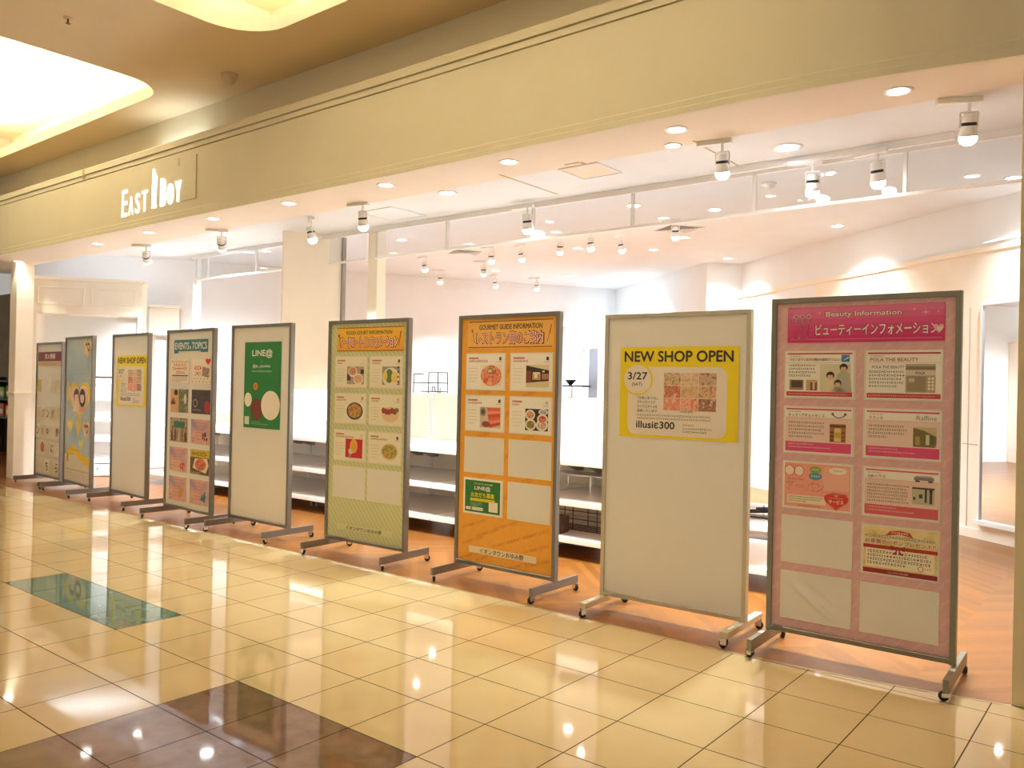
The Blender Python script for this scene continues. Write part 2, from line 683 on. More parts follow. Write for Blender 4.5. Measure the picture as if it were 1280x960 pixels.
wallobj('wall_partition', [(part_pt(-6.4), part_pt(0.35)), (part_pt(0.35), part_pt(3.2))], 0, 2.9, M_CREAMWALL, 0.06)
b = MB()
wall_seg(b, (part_pt(-6.4)[0] - 0.01, part_pt(-6.4)[1] - 0.02), (part_pt(3.2)[0] - 0.01, part_pt(3.2)[1] - 0.02), 2.86, 2.915, M_CREAMWALL, 0.1)
struct(b.build('trim_5'))
b = MB()
q = Vector((*part_pt(0.37), 0))
wall_seg(b, part_pt(0.365), part_pt(0.372), 0.1, 2.32, M_GREYSEAM, -0.004)
wall_seg(b, part_pt(0.30), part_pt(0.56), 0.93, 0.94, M_GREYSEAM, -0.004)
struct(b.build('trim_6'))
b = MB()
wall_seg(b, part_pt(-6.4), part_pt(3.2), 0, 0.09, M_CREAMWALL, -0.012)
struct(b.build('baseboard_right'))

# fitting room front at the back, with two grey openings
FD = Vector((0.82, -0.572, 0))
F0 = Vector((-6.9, 9.0, 0))


def fit_pt(s):
    q = F0 + FD * s
    return (q.x, q.y)


b = MB()
wall_seg(b, fit_pt(0), fit_pt(3.3), 2.12, 2.6, M_WALL, 0.06)
for s0, s1 in ((0.0, 0.60), (1.02, 1.52), (2.25, 3.3)):
    wall_seg(b, fit_pt(s0), fit_pt(s1), 0, 2.12, M_WALL, 0.06)
struct(b.build('wall_fitting'))
b = MB()
o2 = Vector((0.35, 0.5, 0))
pa = F0 + o2
pb = F0 + FD * 3.3 + o2
wall_seg(b, (pa.x, pa.y), (pb.x, pb.y), 0, 2.5, mat('grey_fitting_room', '#86848c', 0.7), 0.05)
struct(b.build('wall_fitting_back'))

# fin panel, posts
b = MB()
wall_seg(b, (-4.61, 0.93), (-4.42, 1.54), 1.345, 3.0, M_CREAMWALL, 0.04)
struct(b.build('wall_fin'))
b = MB()
b.box(-4.425, -4.385, 1.54, 1.58, 1.345, 3.0, mat('grey_channel', '#9a958f', 0.4, 0.4))
struct(b.build('trim_7'))
b = MB()
b.box(-3.80, -3.66, 1.38, 1.50, 0, 3.0, M_CREAMWALL, 0.004)
struct(b.build('trim_8'))
b = MB()
b.box(-7.11, -7.03, 1.37, 1.43, 0, 3.4, M_WHITEMETAL)
struct(b.build('trim_9'))

# jambs at the two ends of the front
b = MB()
b.box(2.075, 2.75, 0.17, 0.46, 0, 3.0, M_JAMB, 0.004)
b.box(2.15, 2.75, 0.155, 0.17, 0.12, 3.0, M_JAMB)
struct(b.build('wall_jamb'))
b = MB()
b.box(-10.02, -9.80, 0.30, 0.52, 0, 3.0, M_CREAMWALL, 0.004)
b.box(-10.05, -9.78, 0.285, 0.53, 1.18, 1.20, M_CREAMWALL)
struct(b.build('wall_column'))

# neighbouring shop seen past the left end
wallobj('wall_neighbour', [((-18.5, 2.0), (-12.9, 2.0))], 0, 3.0, mat_plaster('brown_neighbour_wall', '#6e5a40', '#7a6548', 0.7), 0.08)


# ------------------------------------------------------------------ hanging glass smoke screen with its rail and struts
def smoke_screen(name, x0, x1, struts, label):
    r = empty(name, ((x0 + x1) / 2, 1.355, 2.68))
    cx = (x0 + x1) / 2
    b = MB()
    b.box(x0 - cx, x1 - cx, -0.004, 0.004, 0.02, 0.28, M_GLASS)
    b.build('glass_pane', r)
    b = MB()
    b.box(x0 - cx, x1 - cx, -0.014, 0.014, 0.0, 0.02, M_WHITEMETAL)
    b.build('bottom_rail', r)
    for s in struts:
        b = MB()
        b.box(s - cx - 0.011, s - cx + 0.011, -0.013, 0.013, 0.02, 0.28, M_WHITEMETAL)
        b.build('strut', r)
    tag(r, label, 'glass screen')


smoke_screen('smoke_screen', -3.66, 3.3, (-2.67, -1.66, -0.68, 0.31, 1.30, 2.30), 'long hanging glass smoke screen with white bottom rail across the shop ceiling')
smoke_screen('smoke_screen', -7.03, -4.50, (-6.75, -5.72), 'short hanging glass smoke screen left of the cream fin panel')
smoke_screen('smoke_screen', -4.385, -3.80, (), 'small glass smoke screen pane between the cream fin panel and the white post')


# ------------------------------------------------------------------ text and flat print helpers
GL = {}


def glyphs(s, off=0.0, res=2):
    key = (s, off, res)
    if key in GL:
        return GL[key]
    c = bpy.data.curves.new('text', 'FONT')
    c.body = s
    c.size = 1.0
    c.resolution_u = res
    c.offset = off
    c.fill_mode = 'FRONT'
    o = bpy.data.objects.new('text', c)
    col.objects.link(o)
    dg = bpy.context.evaluated_depsgraph_get()
    me = bpy.data.meshes.new_from_object(o.evaluated_get(dg))
    v = np.empty(len(me.vertices) * 3, np.float32)
    me.vertices.foreach_get('co', v)
    v = v.reshape(-1, 3)[:, :2].astype(float)
    f = [tuple(p.vertices) for p in me.polygons]
    bpy.data.objects.remove(o)
    bpy.data.meshes.remove(me)
    bpy.data.curves.remove(c)
    GL[key] = (v, f)
    return GL[key]


class Sheet(MB):
    """flat printed sheet: local x right, z up, faces -y; later layers lie on top of earlier ones"""
    def __init__(self, ox=0.0, oz=0.0):
        super().__init__()
        self.ox = ox
        self.oz = oz
        self.oy = 0.0

    def P(self, x, z, k):
        return (x - self.ox, self.oy - k * 0.00045, z - self.oz)

    def base(self, x0, x1, z0, z1, m, t=0.0012):
        self.box(x0 - self.ox, x1 - self.ox, 0, t, z0 - self.oz, z1 - self.oz, m)

    def rect(self, x0, x1, z0, z1, m, k=1):
        self.add([self.P(x0, z0, k), self.P(x1, z0, k), self.P(x1, z1, k), self.P(x0, z1, k)], [(0, 1, 2, 3)], m)

    def poly(self, pts, m, k=1):
        pl = [Vector((x, z, 0)) for x, z in pts]
        self.add([self.P(x, z, k) for x, z in pts], [tuple(t) for t in tessellate_polygon([pl])], m)

    def ell(self, cx, cz, rx, rz, m, k=1, n=20):
        self.add([self.P(cx + rx * math.cos(2 * math.pi * i / n), cz + rz * math.sin(2 * math.pi * i / n), k) for i in range(n)], [tuple(range(n))], m)

    def ring(self, cx, cz, r0, r1, m, k=1, n=28, a0=0, a1=360, sq=1.0):
        vs, fs = [], []
        for i in range(n + 1):
            a = math.radians(a0 + (a1 - a0) * i / n)
            for r in (r0, r1):
                vs.append(self.P(cx + r * math.cos(a), cz + r * math.sin(a) * sq, k))
        for i in range(n):
            fs.append((2 * i, 2 * i + 1, 2 * i + 3, 2 * i + 2))
        self.add(vs, fs, m)

    def rrect(self, x0, x1, z0, z1, r, m, k=1):
        self.add([self.P(x, z, k) for x, z in rounded(x0, x1, z0, z1, r, 6)], [tuple(range(28))], m)

    def line(self, x0, z0, x1, z1, w, m, k=1):
        d = Vector((x1 - x0, z1 - z0)).normalized()
        nx, nz = -d.y * w / 2, d.x * w / 2
        self.add([self.P(x0 - nx, z0 - nz, k), self.P(x1 - nx, z1 - nz, k), self.P(x1 + nx, z1 + nz, k), self.P(x0 + nx, z0 + nz, k)], [(0, 1, 2, 3)], m)

    def star(self, cx, cz, r, m, k=1):
        pts = []
        for i in range(8):
            a = math.pi / 4 * i
            rr = r if i % 2 == 0 else r * 0.18
            pts.append((cx + rr * math.cos(a), cz + rr * math.sin(a)))
        self.poly(pts, m, k)

    def heart(self, cx, cz, w, h, m, k=1, n=28):
        pts = []
        for i in range(n):
            t = 2 * math.pi * i / n
            pts.append((cx + w / 2 * (math.sin(t) ** 3), cz + h / 2 * (13 * math.cos(t) - 5 * math.cos(2 * t) - 2 * math.cos(3 * t) - math.cos(4 * t) + 2.5) / 14.5))
        self.poly(pts, m, k)

    def text(self, s, x0, x1, z0, z1, m, k=2, off=0.0, res=2, keep=False, slant=0.0):
        """fit the words into the box"""
        v, f = glyphs(s, 0.0, res)
        mn, mx = v.min(0), v.max(0)
        sx = (x1 - x0) / (mx[0] - mn[0])
        sz = (z1 - z0) / (mx[1] - mn[1])
        if keep:
            sx = min(sx, sz)
            sz = sx
        xx = (x0 if not keep else (x0 + x1) / 2 - (mx[0] - mn[0]) * sx / 2) + (v[:, 0] - mn[0]) * sx
        zz = z0 + (v[:, 1] - mn[1]) * sz
        xx = xx + slant * (zz - z0)
        # heavier strokes: the letters repeated with small shifts
        d = max(off, 0.0) * sz * 0.8
        sh = [(0, 0)]
        if d > 0:
            nn = 8 if off > 0.03 else 4
            sh += [(d * math.cos(2 * math.pi * i / nn), d * math.sin(2 * math.pi * i / nn)) for i in range(nn)]
        for q, (ex, ez) in enumerate(reversed(sh)):
            self.add([self.P(a + ex, c + ez, k + 0.09 * q) for a, c in zip(xx, zz)], f, m)

    def text_at(self, s, cx, cz, h, ang, m, k=1, off=0.0, res=1):
        v, f = glyphs(s, off, res)
        mn, mx = v.min(0), v.max(0)
        w = (v - (mn + mx) / 2) * (h / (mx[1] - mn[1]))
        ca, sa = math.cos(ang), math.sin(ang)
        self.add([self.P(cx + a * ca - c * sa, cz + a * sa + c * ca, k) for a, c in w], f, m)

    def scrib(self, x0, x1, z, h, m, k=2, gap=0.35, fill=1.0):
        """a row of small marks: print too small to read"""
        x = x0
        end = x0 + (x1 - x0) * fill
        while x < end - h * 0.4:
            w = h * R.uniform(0.5, 1.1)
            t = R.random()
            if t < 0.5:
                self.rect(x, min(x + w, end), z + h * 0.36, z + h * 0.60, m, k)
                self.rect(x + w * 0.35, x + w * 0.6, z, z + h, m, k + 0.2)
            else:
                self.rect(x, min(x + w, end), z + h * 0.78, z + h, m, k)
                self.rect(x, min(x + w, end), z + h * 0.02, z + h * 0.24, m, k)
                self.rect(x + w * 0.1, x + w * 0.3, z, z + h, m, k + 0.2)
            x += w + h * gap

    def para(self, x0, x1, ztop, rows, h, pitch, m, k=2, last=0.6):
        for i in range(rows):
            self.scrib(x0, x1, ztop - i * pitch - h, h, m, k, fill=last if i == rows - 1 else R.uniform(0.88, 1.0))


# ------------------------------------------------------------------ poster boards on castors
PANEL_Y = 0.012          # the panel surface lies this far behind the frame's front


class Board:
    pass


def make_caster(parent, x, y, z_top, swivel):
    b = MB()
    b.tube((0, 0, z_top - 0.006), (0, 0, z_top + 0.001), 0.016, M_CHROME, 12)
    c, s = math.cos(swivel), math.sin(swivel)
    mtx = Matrix.Rotation(swivel, 4, 'Z')
    for sx in (-0.013, 0.013):
        b.box(-0.012, 0.024, sx - 0.0015, sx + 0.0015, 0.02, z_top - 0.004, M_CHROME, 0, mtx)
    b.box(-0.012, 0.02, -0.014, 0.014, z_top - 0.010, z_top - 0.005, M_CHROME, 0, mtx)
    f = b.build('caster', parent, (x, y, 0))
    b = MB()
    mw = mtx @ Matrix.Translation((0.012, 0, 0.024)) @ Matrix.Rotation(math.pi / 2, 4, 'X')
    b.lathe([(0.0, -0.010), (0.012, -0.010), (0.013, -0.008), (0.0215, -0.008), (0.024, -0.005), (0.024, 0.005), (0.0215, 0.008), (0.013, 0.008), (0.012, 0.010), (0.0, 0.010)], M_RUBBER, 18, mw)
    b.lathe([(0.0, -0.0108), (0.009, -0.0108), (0.009, -0.0095)], M_CHROME, 12, mw)
    b.lathe([(0.009, 0.0095), (0.009, 0.0108), (0.0, 0.0108)], M_CHROME, 12, mw)
    b.build('wheel', f)


def make_board(x, y, t, W, z0, z1, frame, label, panel_mat, foot='tube', face=0.028):
    """x, y: middle of the front face at floor level; t: turn about z"""
    dep = 0.046
    nrm = Vector((-math.sin(t), math.cos(t), 0))
    base = Vector((x, y, 0)) + nrm * (dep / 2)
    r = empty('poster_board', base, t)
    tag(r, label, 'poster board', 'wheeled poster boards standing along the shop front')
    hw = W / 2
    for s in (-1, 1):
        b = MB()
        xa, xb = sorted((s * hw, s * (hw - face)))
        b.box(xa, xb, -dep / 2, dep / 2, z0 - 0.004, z1, frame, 0.003)
        for zz in (z0 + 0.045, z0 + 0.085, z1 - 0.015):       # screw heads on the outer side
            b.tube((s * (hw - 0.001), 0.0, zz), (s * (hw + 0.0015), 0.0, zz), 0.004, M_CHROME, 8)
        b.build('post', r)
    for (a, c) in ((z0, z0 + face), (z1 - face, z1)):
        b = MB()
        b.box(-hw + face - 0.001, hw - face + 0.001, -dep / 2 + 0.001, dep / 2 - 0.001, a, c, frame, 0.002)
        if a == z0:
            b.box(-hw + face, hw - face, -dep / 2 - 0.002, -dep / 2 + 0.004, c - 0.004, c, M_CHROME)
        b.build('rail', r)
    p = Sheet()
    p.box(-hw + face - 0.002, hw - face + 0.002, -dep / 2 + PANEL_Y, dep / 2 - 0.006, z0 + face - 0.002, z1 - face + 0.002, panel_mat)
    o = Board()
    o.root, o.hw, o.face, o.z0, o.z1, o.t = r, hw, face, z0, z1, t
    o.py = -dep / 2 + PANEL_Y
    o.panel = p
    p.oy = o.py
    zt = z0 - 0.003
    fx = hw - 0.012
    if foot == 'tube':
        w2, fh = 0.0115, 0.055
    elif foot == 'flat':
        w2, fh = 0.024, 0.034
        fx = hw - 0.026
    else:
        w2, fh = 0.0135, 0.062
        fx = hw - 0.002
    for s in (-1, 1):
        b = MB()
        b.box(s * fx - w2, s * fx + w2, -0.272, 0.272, zt - fh, zt, frame, 0.002)
        if foot == 'flat':
            b.box(s * fx - 0.009, s * fx + 0.009, -0.20, -0.12, zt, zt + 0.0012, mat('white_label', '#f4f2ea', 0.4))
        if foot == 'olive':
            b.box(s * fx - 0.012, s * fx + 0.012, -0.115, -0.075, zt, zt + 0.002, M_WHITEMETAL)
        ft = b.build('foot', r)
    for s in (-1, 1):
        for e in (-1, 1):
            make_caster(r, s * fx, e * 0.245, zt - fh, R.uniform(-1.2, 1.2) + (math.pi if e < 0 else 0))
    return o


def finish_panel(bd, label=None):
    # the printed face of the panel is part of the panel mesh
    me = bd.panel.build('panel', bd.root)
    if label:
        me['label'] = label
    return me


def pocket(bd, x0, x1, z0, z1, m=None, rumple=0):
    """clear card pocket fixed to the panel (a part of the board)"""
    b = MB()
    m = m or M_POCKET
    nx, nz = (36, 28) if rumple else (12, 9)
    vs = []
    for j in range(nz + 1):
        for i in range(nx + 1):
            u, v = i / nx, j / nz
            bulge = 0.0012 + 0.0012 * math.sin(math.pi * u) * math.sin(math.pi * v)
            if rumple:
                d = (u - 0.35) + 0.9 * (v - 0.55)
                bulge += 0.012 * math.exp(-(d / 0.07) ** 2) * math.sin(math.pi * u) * math.sin(math.pi * v) + 0.008 * math.exp(-((u + v - 1.25) / 0.06) ** 2) * math.sin(math.pi * u)
            vs.append((x0 + (x1 - x0) * u, bd.py - bulge, z0 + (z1 - z0) * v))
    fs = [(j * (nx + 1) + i, j * (nx + 1) + i + 1, (j + 1) * (nx + 1) + i + 1, (j + 1) * (nx + 1) + i) for j in range(nz) for i in range(nx)]
    b.add(vs, fs, m, True)
    edge = mat('pocket_edge', '#efe6cc', 0.3)
    for (a, c, e, f) in ((x0 - 0.003, x1 + 0.003, z0 - 0.003, z0), (x0 - 0.003, x1 + 0.003, z1, z1 + 0.003), (x0 - 0.003, x0, z0, z1), (x1, x1 + 0.003, z0, z1)):
        b.box(a, c, bd.py - 0.002, bd.py, e, f, edge)
    return b.build('pocket', bd.root)


def print_sheet(bd, x0, x1, z0, z1, paint, name, label, cat, group=None, lift=0.0045, paper='#f6f1e4', part=False):
    """a printed sheet lying on a board's panel: a thing of its own (or a part of the board)"""
    cx, cz = (x0 + x1) / 2, (z0 + z1) / 2
    s = Sheet(cx, cz)
    s.base(x0, x1, z0, z1, ink(paper) if isinstance(paper, str) else paper)
    paint(s, x0, x1, z0, z1)
    if part:
        o = s.build(name, bd.root, (cx, bd.py - lift, cz))
        if label:
            o['label'] = label
        return o
    o = s.build(name)
    o.matrix_world = bd.mtx() @ Matrix.Translation((cx, bd.py - lift, cz))
    tag(o, label, cat, group)
    return o


Board.mtx = lambda self: Matrix.Translation(self.root.location) @ Matrix.Rotation(self.t, 4, 'Z')
# ================================================================== the nine poster boards, right to left
CREAM = '#f6f1e4'
RED = ink('#c8443f')
DRED = ink('#9c2b30')
PINK = ink('#e2588c')
TXT = ink('#4a4038')
LTXT = ink('#8d8070')
WHT = ink('#fbf6ea')
BLK = ink('#262220')


def pockets(bd, cells, film=None, rumple=None):
    for i, (x0, x1, z0, z1) in enumerate(cells):
        pocket(bd, x0, x1, z0, z1, film, 1 if i == rumple else 0)


# ---- board with the pink beauty guide
M_PINKP = mat_plaster('pink_print', '#dcb0b0', '#e2b8b6', 0.35, 30.0)
bd = make_board(1.362, 0.226, 0.033, 0.936, 0.108, 1.936, M_FRAME9, 'pink Beauty Information poster board, nearest and rightmost of the row', M_PINKP, 'olive')
pat = ink('#ecc9c8')
row = 0
z = 0.16
while z < 1.92:
    x = -0.41 + (0.045 if row % 2 else 0.0)
    while x < 0.43:
        if not (-0.375 < x < 0.375 and 1.71 < z < 1.86) and not ((-0.34 < x < -0.07 or 0.08 < x < 0.34) and any(a + 0.04 < z < c - 0.04 for a, c in ((1.39, 1.645), (1.09, 1.345), (0.79, 1.045), (0.495, 0.747), (0.187, 0.44)))):
            bd.panel.text_at('Beauty', x, z, 0.022, 0.75, pat, 1, 0.0, 1)
        x += 0.088
    z += 0.050
    row += 1
finish_panel(bd)
LX, RX = (-0.390, -0.024), (0.024, 0.388)
ROWS = [(1.391, 1.645), (1.091, 1.345), (0.791, 1.045), (0.495, 0.747), (0.188, 0.443)]
pockets(bd, [(*c, *r) for r in ROWS for c in (LX, RX)], None, 8)


def beauty_banner(s, x0, x1, z0, z1):
    n = 6
    cols = ['#cf2f72', '#d43c7b', '#d84a84', '#dd588e', '#e06898', '#e277a1']
    for i in range(n):
        s.rect(x0 + 0.002, x1 - 0.002, z0 + 0.002 + (z1 - z0 - 0.004) * i / n, z0 + 0.002 + (z1 - z0 - 0.004) * (i + 1) / n, ink(cols[i]), 1)
    s.text('Beauty Information', -0.180, 0.198, 1.818, 1.857, ink('#8e1c4c'), 2, 0.05)
    s.text('Beauty Information', -0.178, 0.196, 1.820, 1.855, WHT, 3, 0.012)
    s.text('ビューティーインフォメーション', -0.232, 0.366, 1.726, 1.790, ink('#a81f58'), 2, 0.045)
    s.text('ビューティーインフォメーション', -0.230, 0.364, 1.728, 1.788, WHT, 3, 0.014, 3)
    for (x, z, r) in ((0.253, 1.853, 0.012), (0.307, 1.836, 0.020), (0.363, 1.838, 0.009), (-0.211, 1.847, 0.012), (-0.356, 1.829, 0.010), (-0.13, 1.862, 0.006)):
        s.star(x, z, r, ink('#f3c3d6'), 2)
    s.heart(0.366, 1.752, 0.046, 0.046, ink('#f0b7c0'), 4)
    s.heart(0.372, 1.748, 0.028, 0.030, ink('#f7dfc6'), 5)
    s.rect(x0 + 0.012, x1 - 0.012, z0 + 0.016, z0 + 0.018, ink('#f0a9c4'), 2)
    fig = ink('#f2d4cc')
    for i, x in enumerate((-0.335, -0.302, -0.268)):     # three outlined dancing women
        s.ring(x, 1.832, 0.009, 0.013, fig, 2)
        s.line(x, 1.822, x - 0.008, 1.77, 0.004, fig)
        s.line(x, 1.822, x + 0.010, 1.775, 0.004, fig)
        s.line(x - 0.008, 1.77, x - 0.018 + 0.004 * i, 1.708, 0.004, fig)
        s.line(x + 0.010, 1.775, x + 0.014 - 0.01 * i, 1.708, 0.004, fig)
        s.line(x, 1.815, x - 0.020, 1.80, 0.004, fig)
        s.line(x - 0.020, 1.80, x - 0.012, 1.842, 0.004, fig)
        s.line(x + 0.002, 1.815, x + 0.018, 1.838, 0.004, fig)


print_sheet(bd, -0.380, 0.394, 1.691, 1.882, beauty_banner, 'banner', 'magenta Beauty Information banner', None, part=True, paper='#d43c7b', lift=0.002)


def salon_card(title, tcol, topcol, botcol, extra, bot_h=0.024, tw=0.6, paper2=None):
    def paint(s, x0, x1, z0, z1):
        w = x1 - x0
        if paper2:
            s.rect(x0 + 0.004, x1 - 0.004, z0 + bot_h, z1 - 0.055, ink(paper2), 1)
        s.rect(x0 + 0.008, x1 - 0.008, z1 - 0.016, z1 - 0.008, ink(topcol), 2)
        s.rect(x0 + 0.008, x1 - 0.008, z1 - 0.0615, z1 - 0.0605, ink('#c9a08c'), 2)
        s.scrib(x0 + 0.022, x0 + 0.085, z1 - 0.029, 0.006, LTXT)
        s.text(title, x0 + 0.020, x0 + 0.020 + w * tw, z1 - 0.054, z1 - 0.036, ink(tcol), 2, 0.012)
        s.rect(x0 + 0.006, x1 - 0.006, z0 + 0.008, z0 + 0.008 + bot_h, ink(botcol), 2)
        if bot_h > 0.04:
            s.scrib(x0 + 0.020, x0 + w * 0.45, z0 + bot_h - 0.008, 0.007, ink('#f6d9d4'), 3)
            s.scrib(x0 + 0.020, x0 + w * 0.68, z0 + bot_h - 0.024, 0.007, ink('#f6d9d4'), 3)
        else:
            s.scrib(x0 + 0.014, x0 + w * 0.92, z0 + 0.016, 0.007, ink('#f2cfc6'), 3)
        extra(s, x0, x1, z0, z1)
    return paint


def ex_clinic(s, x0, x1, z0, z1):
    s.para(x0 + 0.018, x0 + 0.172, z1 - 0.070, 4, 0.010, 0.0185, TXT, 2, 0.8)
    s.rect(x1 - 0.062, x1 - 0.022, z1 - 0.056, z1 - 0.020, ink('#3f7fae'), 2)
    s.poly([(x1 - 0.058, z1 - 0.05), (x1 - 0.026, z1 - 0.038), (x1 - 0.026, z1 - 0.026)], ink('#bcd7e6'), 3)
    # photograph of two adults and a child, and two small pictures
    s.rect(x0 + 0.185, x1 - 0.016, z0 + 0.034, z1 - 0.068, ink('#d8d3b4'), 2)
    for (cx, zt, sc, shirt, hair) in ((x0 + 0.305, z1 - 0.085, 1.0, '#b9b5a0', '#3b2f28'), (x0 + 0.238, z1 - 0.128, 1.0, '#e2d3b0', '#3a2c26'), (x0 + 0.276, z1 - 0.168, 0.9, '#e9dfc2', '#3f3128')):
        s.poly([(cx - 0.036, z0 + 0.034), (cx + 0.042, z0 + 0.034), (cx + 0.034, zt - 0.034), (cx + 0.008, zt - 0.020), (cx - 0.012, zt - 0.020), (cx - 0.034, zt - 0.040)], ink(shirt), 3)
        s.ell(cx, zt, 0.021 * sc, 0.020 * sc, ink(hair), 4)
        s.ell(cx, zt - 0.007, 0.014 * sc, 0.017 * sc, ink('#dcb493'), 5)
        s.rect(cx - 0.012, cx + 0.012, zt + 0.002, zt + 0.011, ink(hair), 6)
    s.rect(x0 + 0.022, x0 + 0.098, z0 + 0.040, z0 + 0.096, ink('#a58a63'), 2)
    s.rect(x0 + 0.032, x0 + 0.092, z0 + 0.054, z0 + 0.092, ink('#5f4a3c'), 3)
    s.rect(x0 + 0.112, x0 + 0.172, z0 + 0.038, z0 + 0.096, ink('#c7a582'), 2)
    s.rect(x0 + 0.134, x0 + 0.168, z0 + 0.040, z0 + 0.082, ink('#8a4c38'), 3)
    s.rect(x0 + 0.146, x0 + 0.158, z0 + 0.044, z0 + 0.086, ink('#dfc4a4'), 4)


def ex_pola(s, x0, x1, z0, z1):
    s.text('POLA THE BEAUTY', x0 + 0.030, x0 + 0.185, z1 - 0.090, z1 - 0.076, TXT, 2)
    s.para(x0 + 0.016, x0 + 0.190, z1 - 0.102, 5, 0.010, 0.0185, TXT, 2, 0.8)
    s.rect(x1 - 0.166, x1 - 0.030, z0 + 0.038, z1 - 0.068, ink('#b5a88f'), 2)
    s.rect(x1 - 0.166, x1 - 0.030, z1 - 0.096, z1 - 0.080, ink('#8b7c63'), 3)
    s.rect(x1 - 0.166, x1 - 0.030, z1 - 0.125, z1 - 0.098, ink('#d9d0ba'), 3)
    s.text('POLA', x1 - 0.120, x1 - 0.078, z1 - 0.118, z1 - 0.106, BLK, 4, 0.03)
    s.rect(x1 - 0.160, x1 - 0.072, z0 + 0.042, z0 + 0.120, ink('#a08f76'), 3)
    s.rect(x1 - 0.152, x1 - 0.125, z0 + 0.090, z0 + 0.110, ink('#cfc3a6'), 4)
    for i in range(4):
        for j in range(2):
            s.ell(x1 - 0.058 + 0.016 * j, z0 + 0.058 + 0.017 * i, 0.006, 0.007, ink('#efe9d8'), 4, 10)


def ex_kids(s, x0, x1, z0, z1):
    s.ring(x1 - 0.070, z1 - 0.028, 0.030, 0.036, ink('#4f5a78'), 2, 20, 195, 345, 0.75)
    s.ell(x1 - 0.102, z1 - 0.034, 0.007, 0.007, ink('#7d4f58'), 3, 10)
    s.ell(x1 - 0.038, z1 - 0.034, 0.007, 0.007, ink('#7d4f58'), 3, 10)
    s.para(x0 + 0.022, x0 + 0.215, z1 - 0.080, 5, 0.010, 0.019, TXT, 2, 0.7)
    s.rect(x1 - 0.116, x1 - 0.034, z0 + 0.066, z1 - 0.086, ink('#a97a3e'), 2)
    s.rect(x1 - 0.116, x1 - 0.034, z1 - 0.104, z1 - 0.092, ink('#6e4326'), 3)
    s.rect(x1 - 0.092, x1 - 0.058, z0 + 0.070, z1 - 0.108, ink('#e2cf8c'), 3)
    s.rect(x1 - 0.090, x1 - 0.060, z0 + 0.090, z0 + 0.118, ink('#c9b23c'), 4)
    for i in range(3):
        s.rect(x1 - 0.114, x1 - 0.096, z0 + 0.070 + 0.02 * i, z0 + 0.084 + 0.02 * i, ink('#8c3e30'), 3)
        s.rect(x1 - 0.054, x1 - 0.037, z0 + 0.070 + 0.02 * i, z0 + 0.082 + 0.02 * i, ink('#9c5038'), 3)


def ex_raf(s, x0, x1, z0, z1):
    s.text('Raffine', x1 - 0.112, x1 - 0.020, z1 - 0.050, z1 - 0.026, ink('#9c9279'), 2)
    s.para(x0 + 0.018, x0 + 0.205, z1 - 0.080, 4, 0.010, 0.0185, TXT, 2, 0.5)
    s.rect(x1 - 0.126, x1 - 0.020, z0 + 0.066, z1 - 0.084, ink('#cdc092'), 2)
    s.poly([(x1 - 0.126, z0 + 0.066), (x1 - 0.030, z0 + 0.066), (x1 - 0.020, z0 + 0.085), (x1 - 0.020, z0 + 0.12), (x1 - 0.08, z0 + 0.150), (x1 - 0.126, z0 + 0.160)], ink('#7d6f45'), 3)
    s.rect(x1 - 0.116, x1 - 0.095, z0 + 0.075, z0 + 0.118, ink('#b99a4e'), 4)
    s.rect(x1 - 0.068, x1 - 0.052, z0 + 0.078, z0 + 0.128, ink('#cfd4bb'), 4)
    s.rect(x1 - 0.046, x1 - 0.032, z0 + 0.085, z0 + 0.125, ink('#5b6a4a'), 4)


def ex_qb(s, x0, x1, z0, z1):
    s.rect(x1 - 0.118, x1 - 0.028, z1 - 0.050, z1 - 0.034, ink('#8b8489'), 2)
    s.rect(x1 - 0.110, x1 - 0.036, z1 - 0.034, z1 - 0.027, ink('#b6adac'), 2)
    s.rect(x1 - 0.112, x1 - 0.092, z1 - 0.058, z1 - 0.051, BLK, 2)
    s.rect(x1 - 0.054, x1 - 0.034, z1 - 0.058, z1 - 0.051, BLK, 2)
    s.para(x0 + 0.018, x0 + 0.228, z1 - 0.082, 6, 0.009, 0.0165, TXT, 2, 0.95)
    s.rect(x1 - 0.126, x1 - 0.024, z0 + 0.078, z1 - 0.084, ink('#c4bd9c'), 2)
    s.rect(x1 - 0.126, x1 - 0.024, z1 - 0.094, z1 - 0.086, ink('#3d3830'), 3)
    for (a, c, d, e) in ((0.068, 0.058, 0.09, 0.155), (0.046, 0.034, 0.085, 0.14), (0.094, 0.078, 0.11, 0.13), (0.120, 0.110, 0.10, 0.115)):
        s.rect(x1 - a, x1 - c, z0 + d, z0 + e, ink('#4b463e'), 3)
    s.ell(x1 - 0.040, z0 + 0.147, 0.008, 0.009, ink('#3a342d'), 4, 10)


BC = 'cards in the pockets of the pink board'
LXC, RXC = (-0.386, -0.030), (0.030, 0.386)
print_sheet(bd, *LXC, 1.394, 1.643, salon_card('イオンタウンおゆみ野JUN歯科クリニック', '#8e3b30', '#c2474a', '#c9474c', ex_clinic, tw=0.78), 'information_card', 'clinic card with family photo, top left pocket of the pink board', 'card', BC)
print_sheet(bd, *RXC, 1.394, 1.643, salon_card('POLA THE BEAUTY', '#b23a40', '#b23c40', '#c9474c', ex_pola, tw=0.64), 'information_card', 'POLA THE BEAUTY card with shopfront photo, top right pocket of the pink board', 'card', BC)
print_sheet(bd, *LXC, 1.094, 1.343, salon_card('キッズヘアチョッキンズ', '#7c3a30', '#d95a70', '#dd4f80', ex_kids, 0.052, 0.54, '#f0d4c8'), 'information_card', 'pink-footed card with dark arc logo and tiny yellow shop photo on the pink board', 'card', BC)
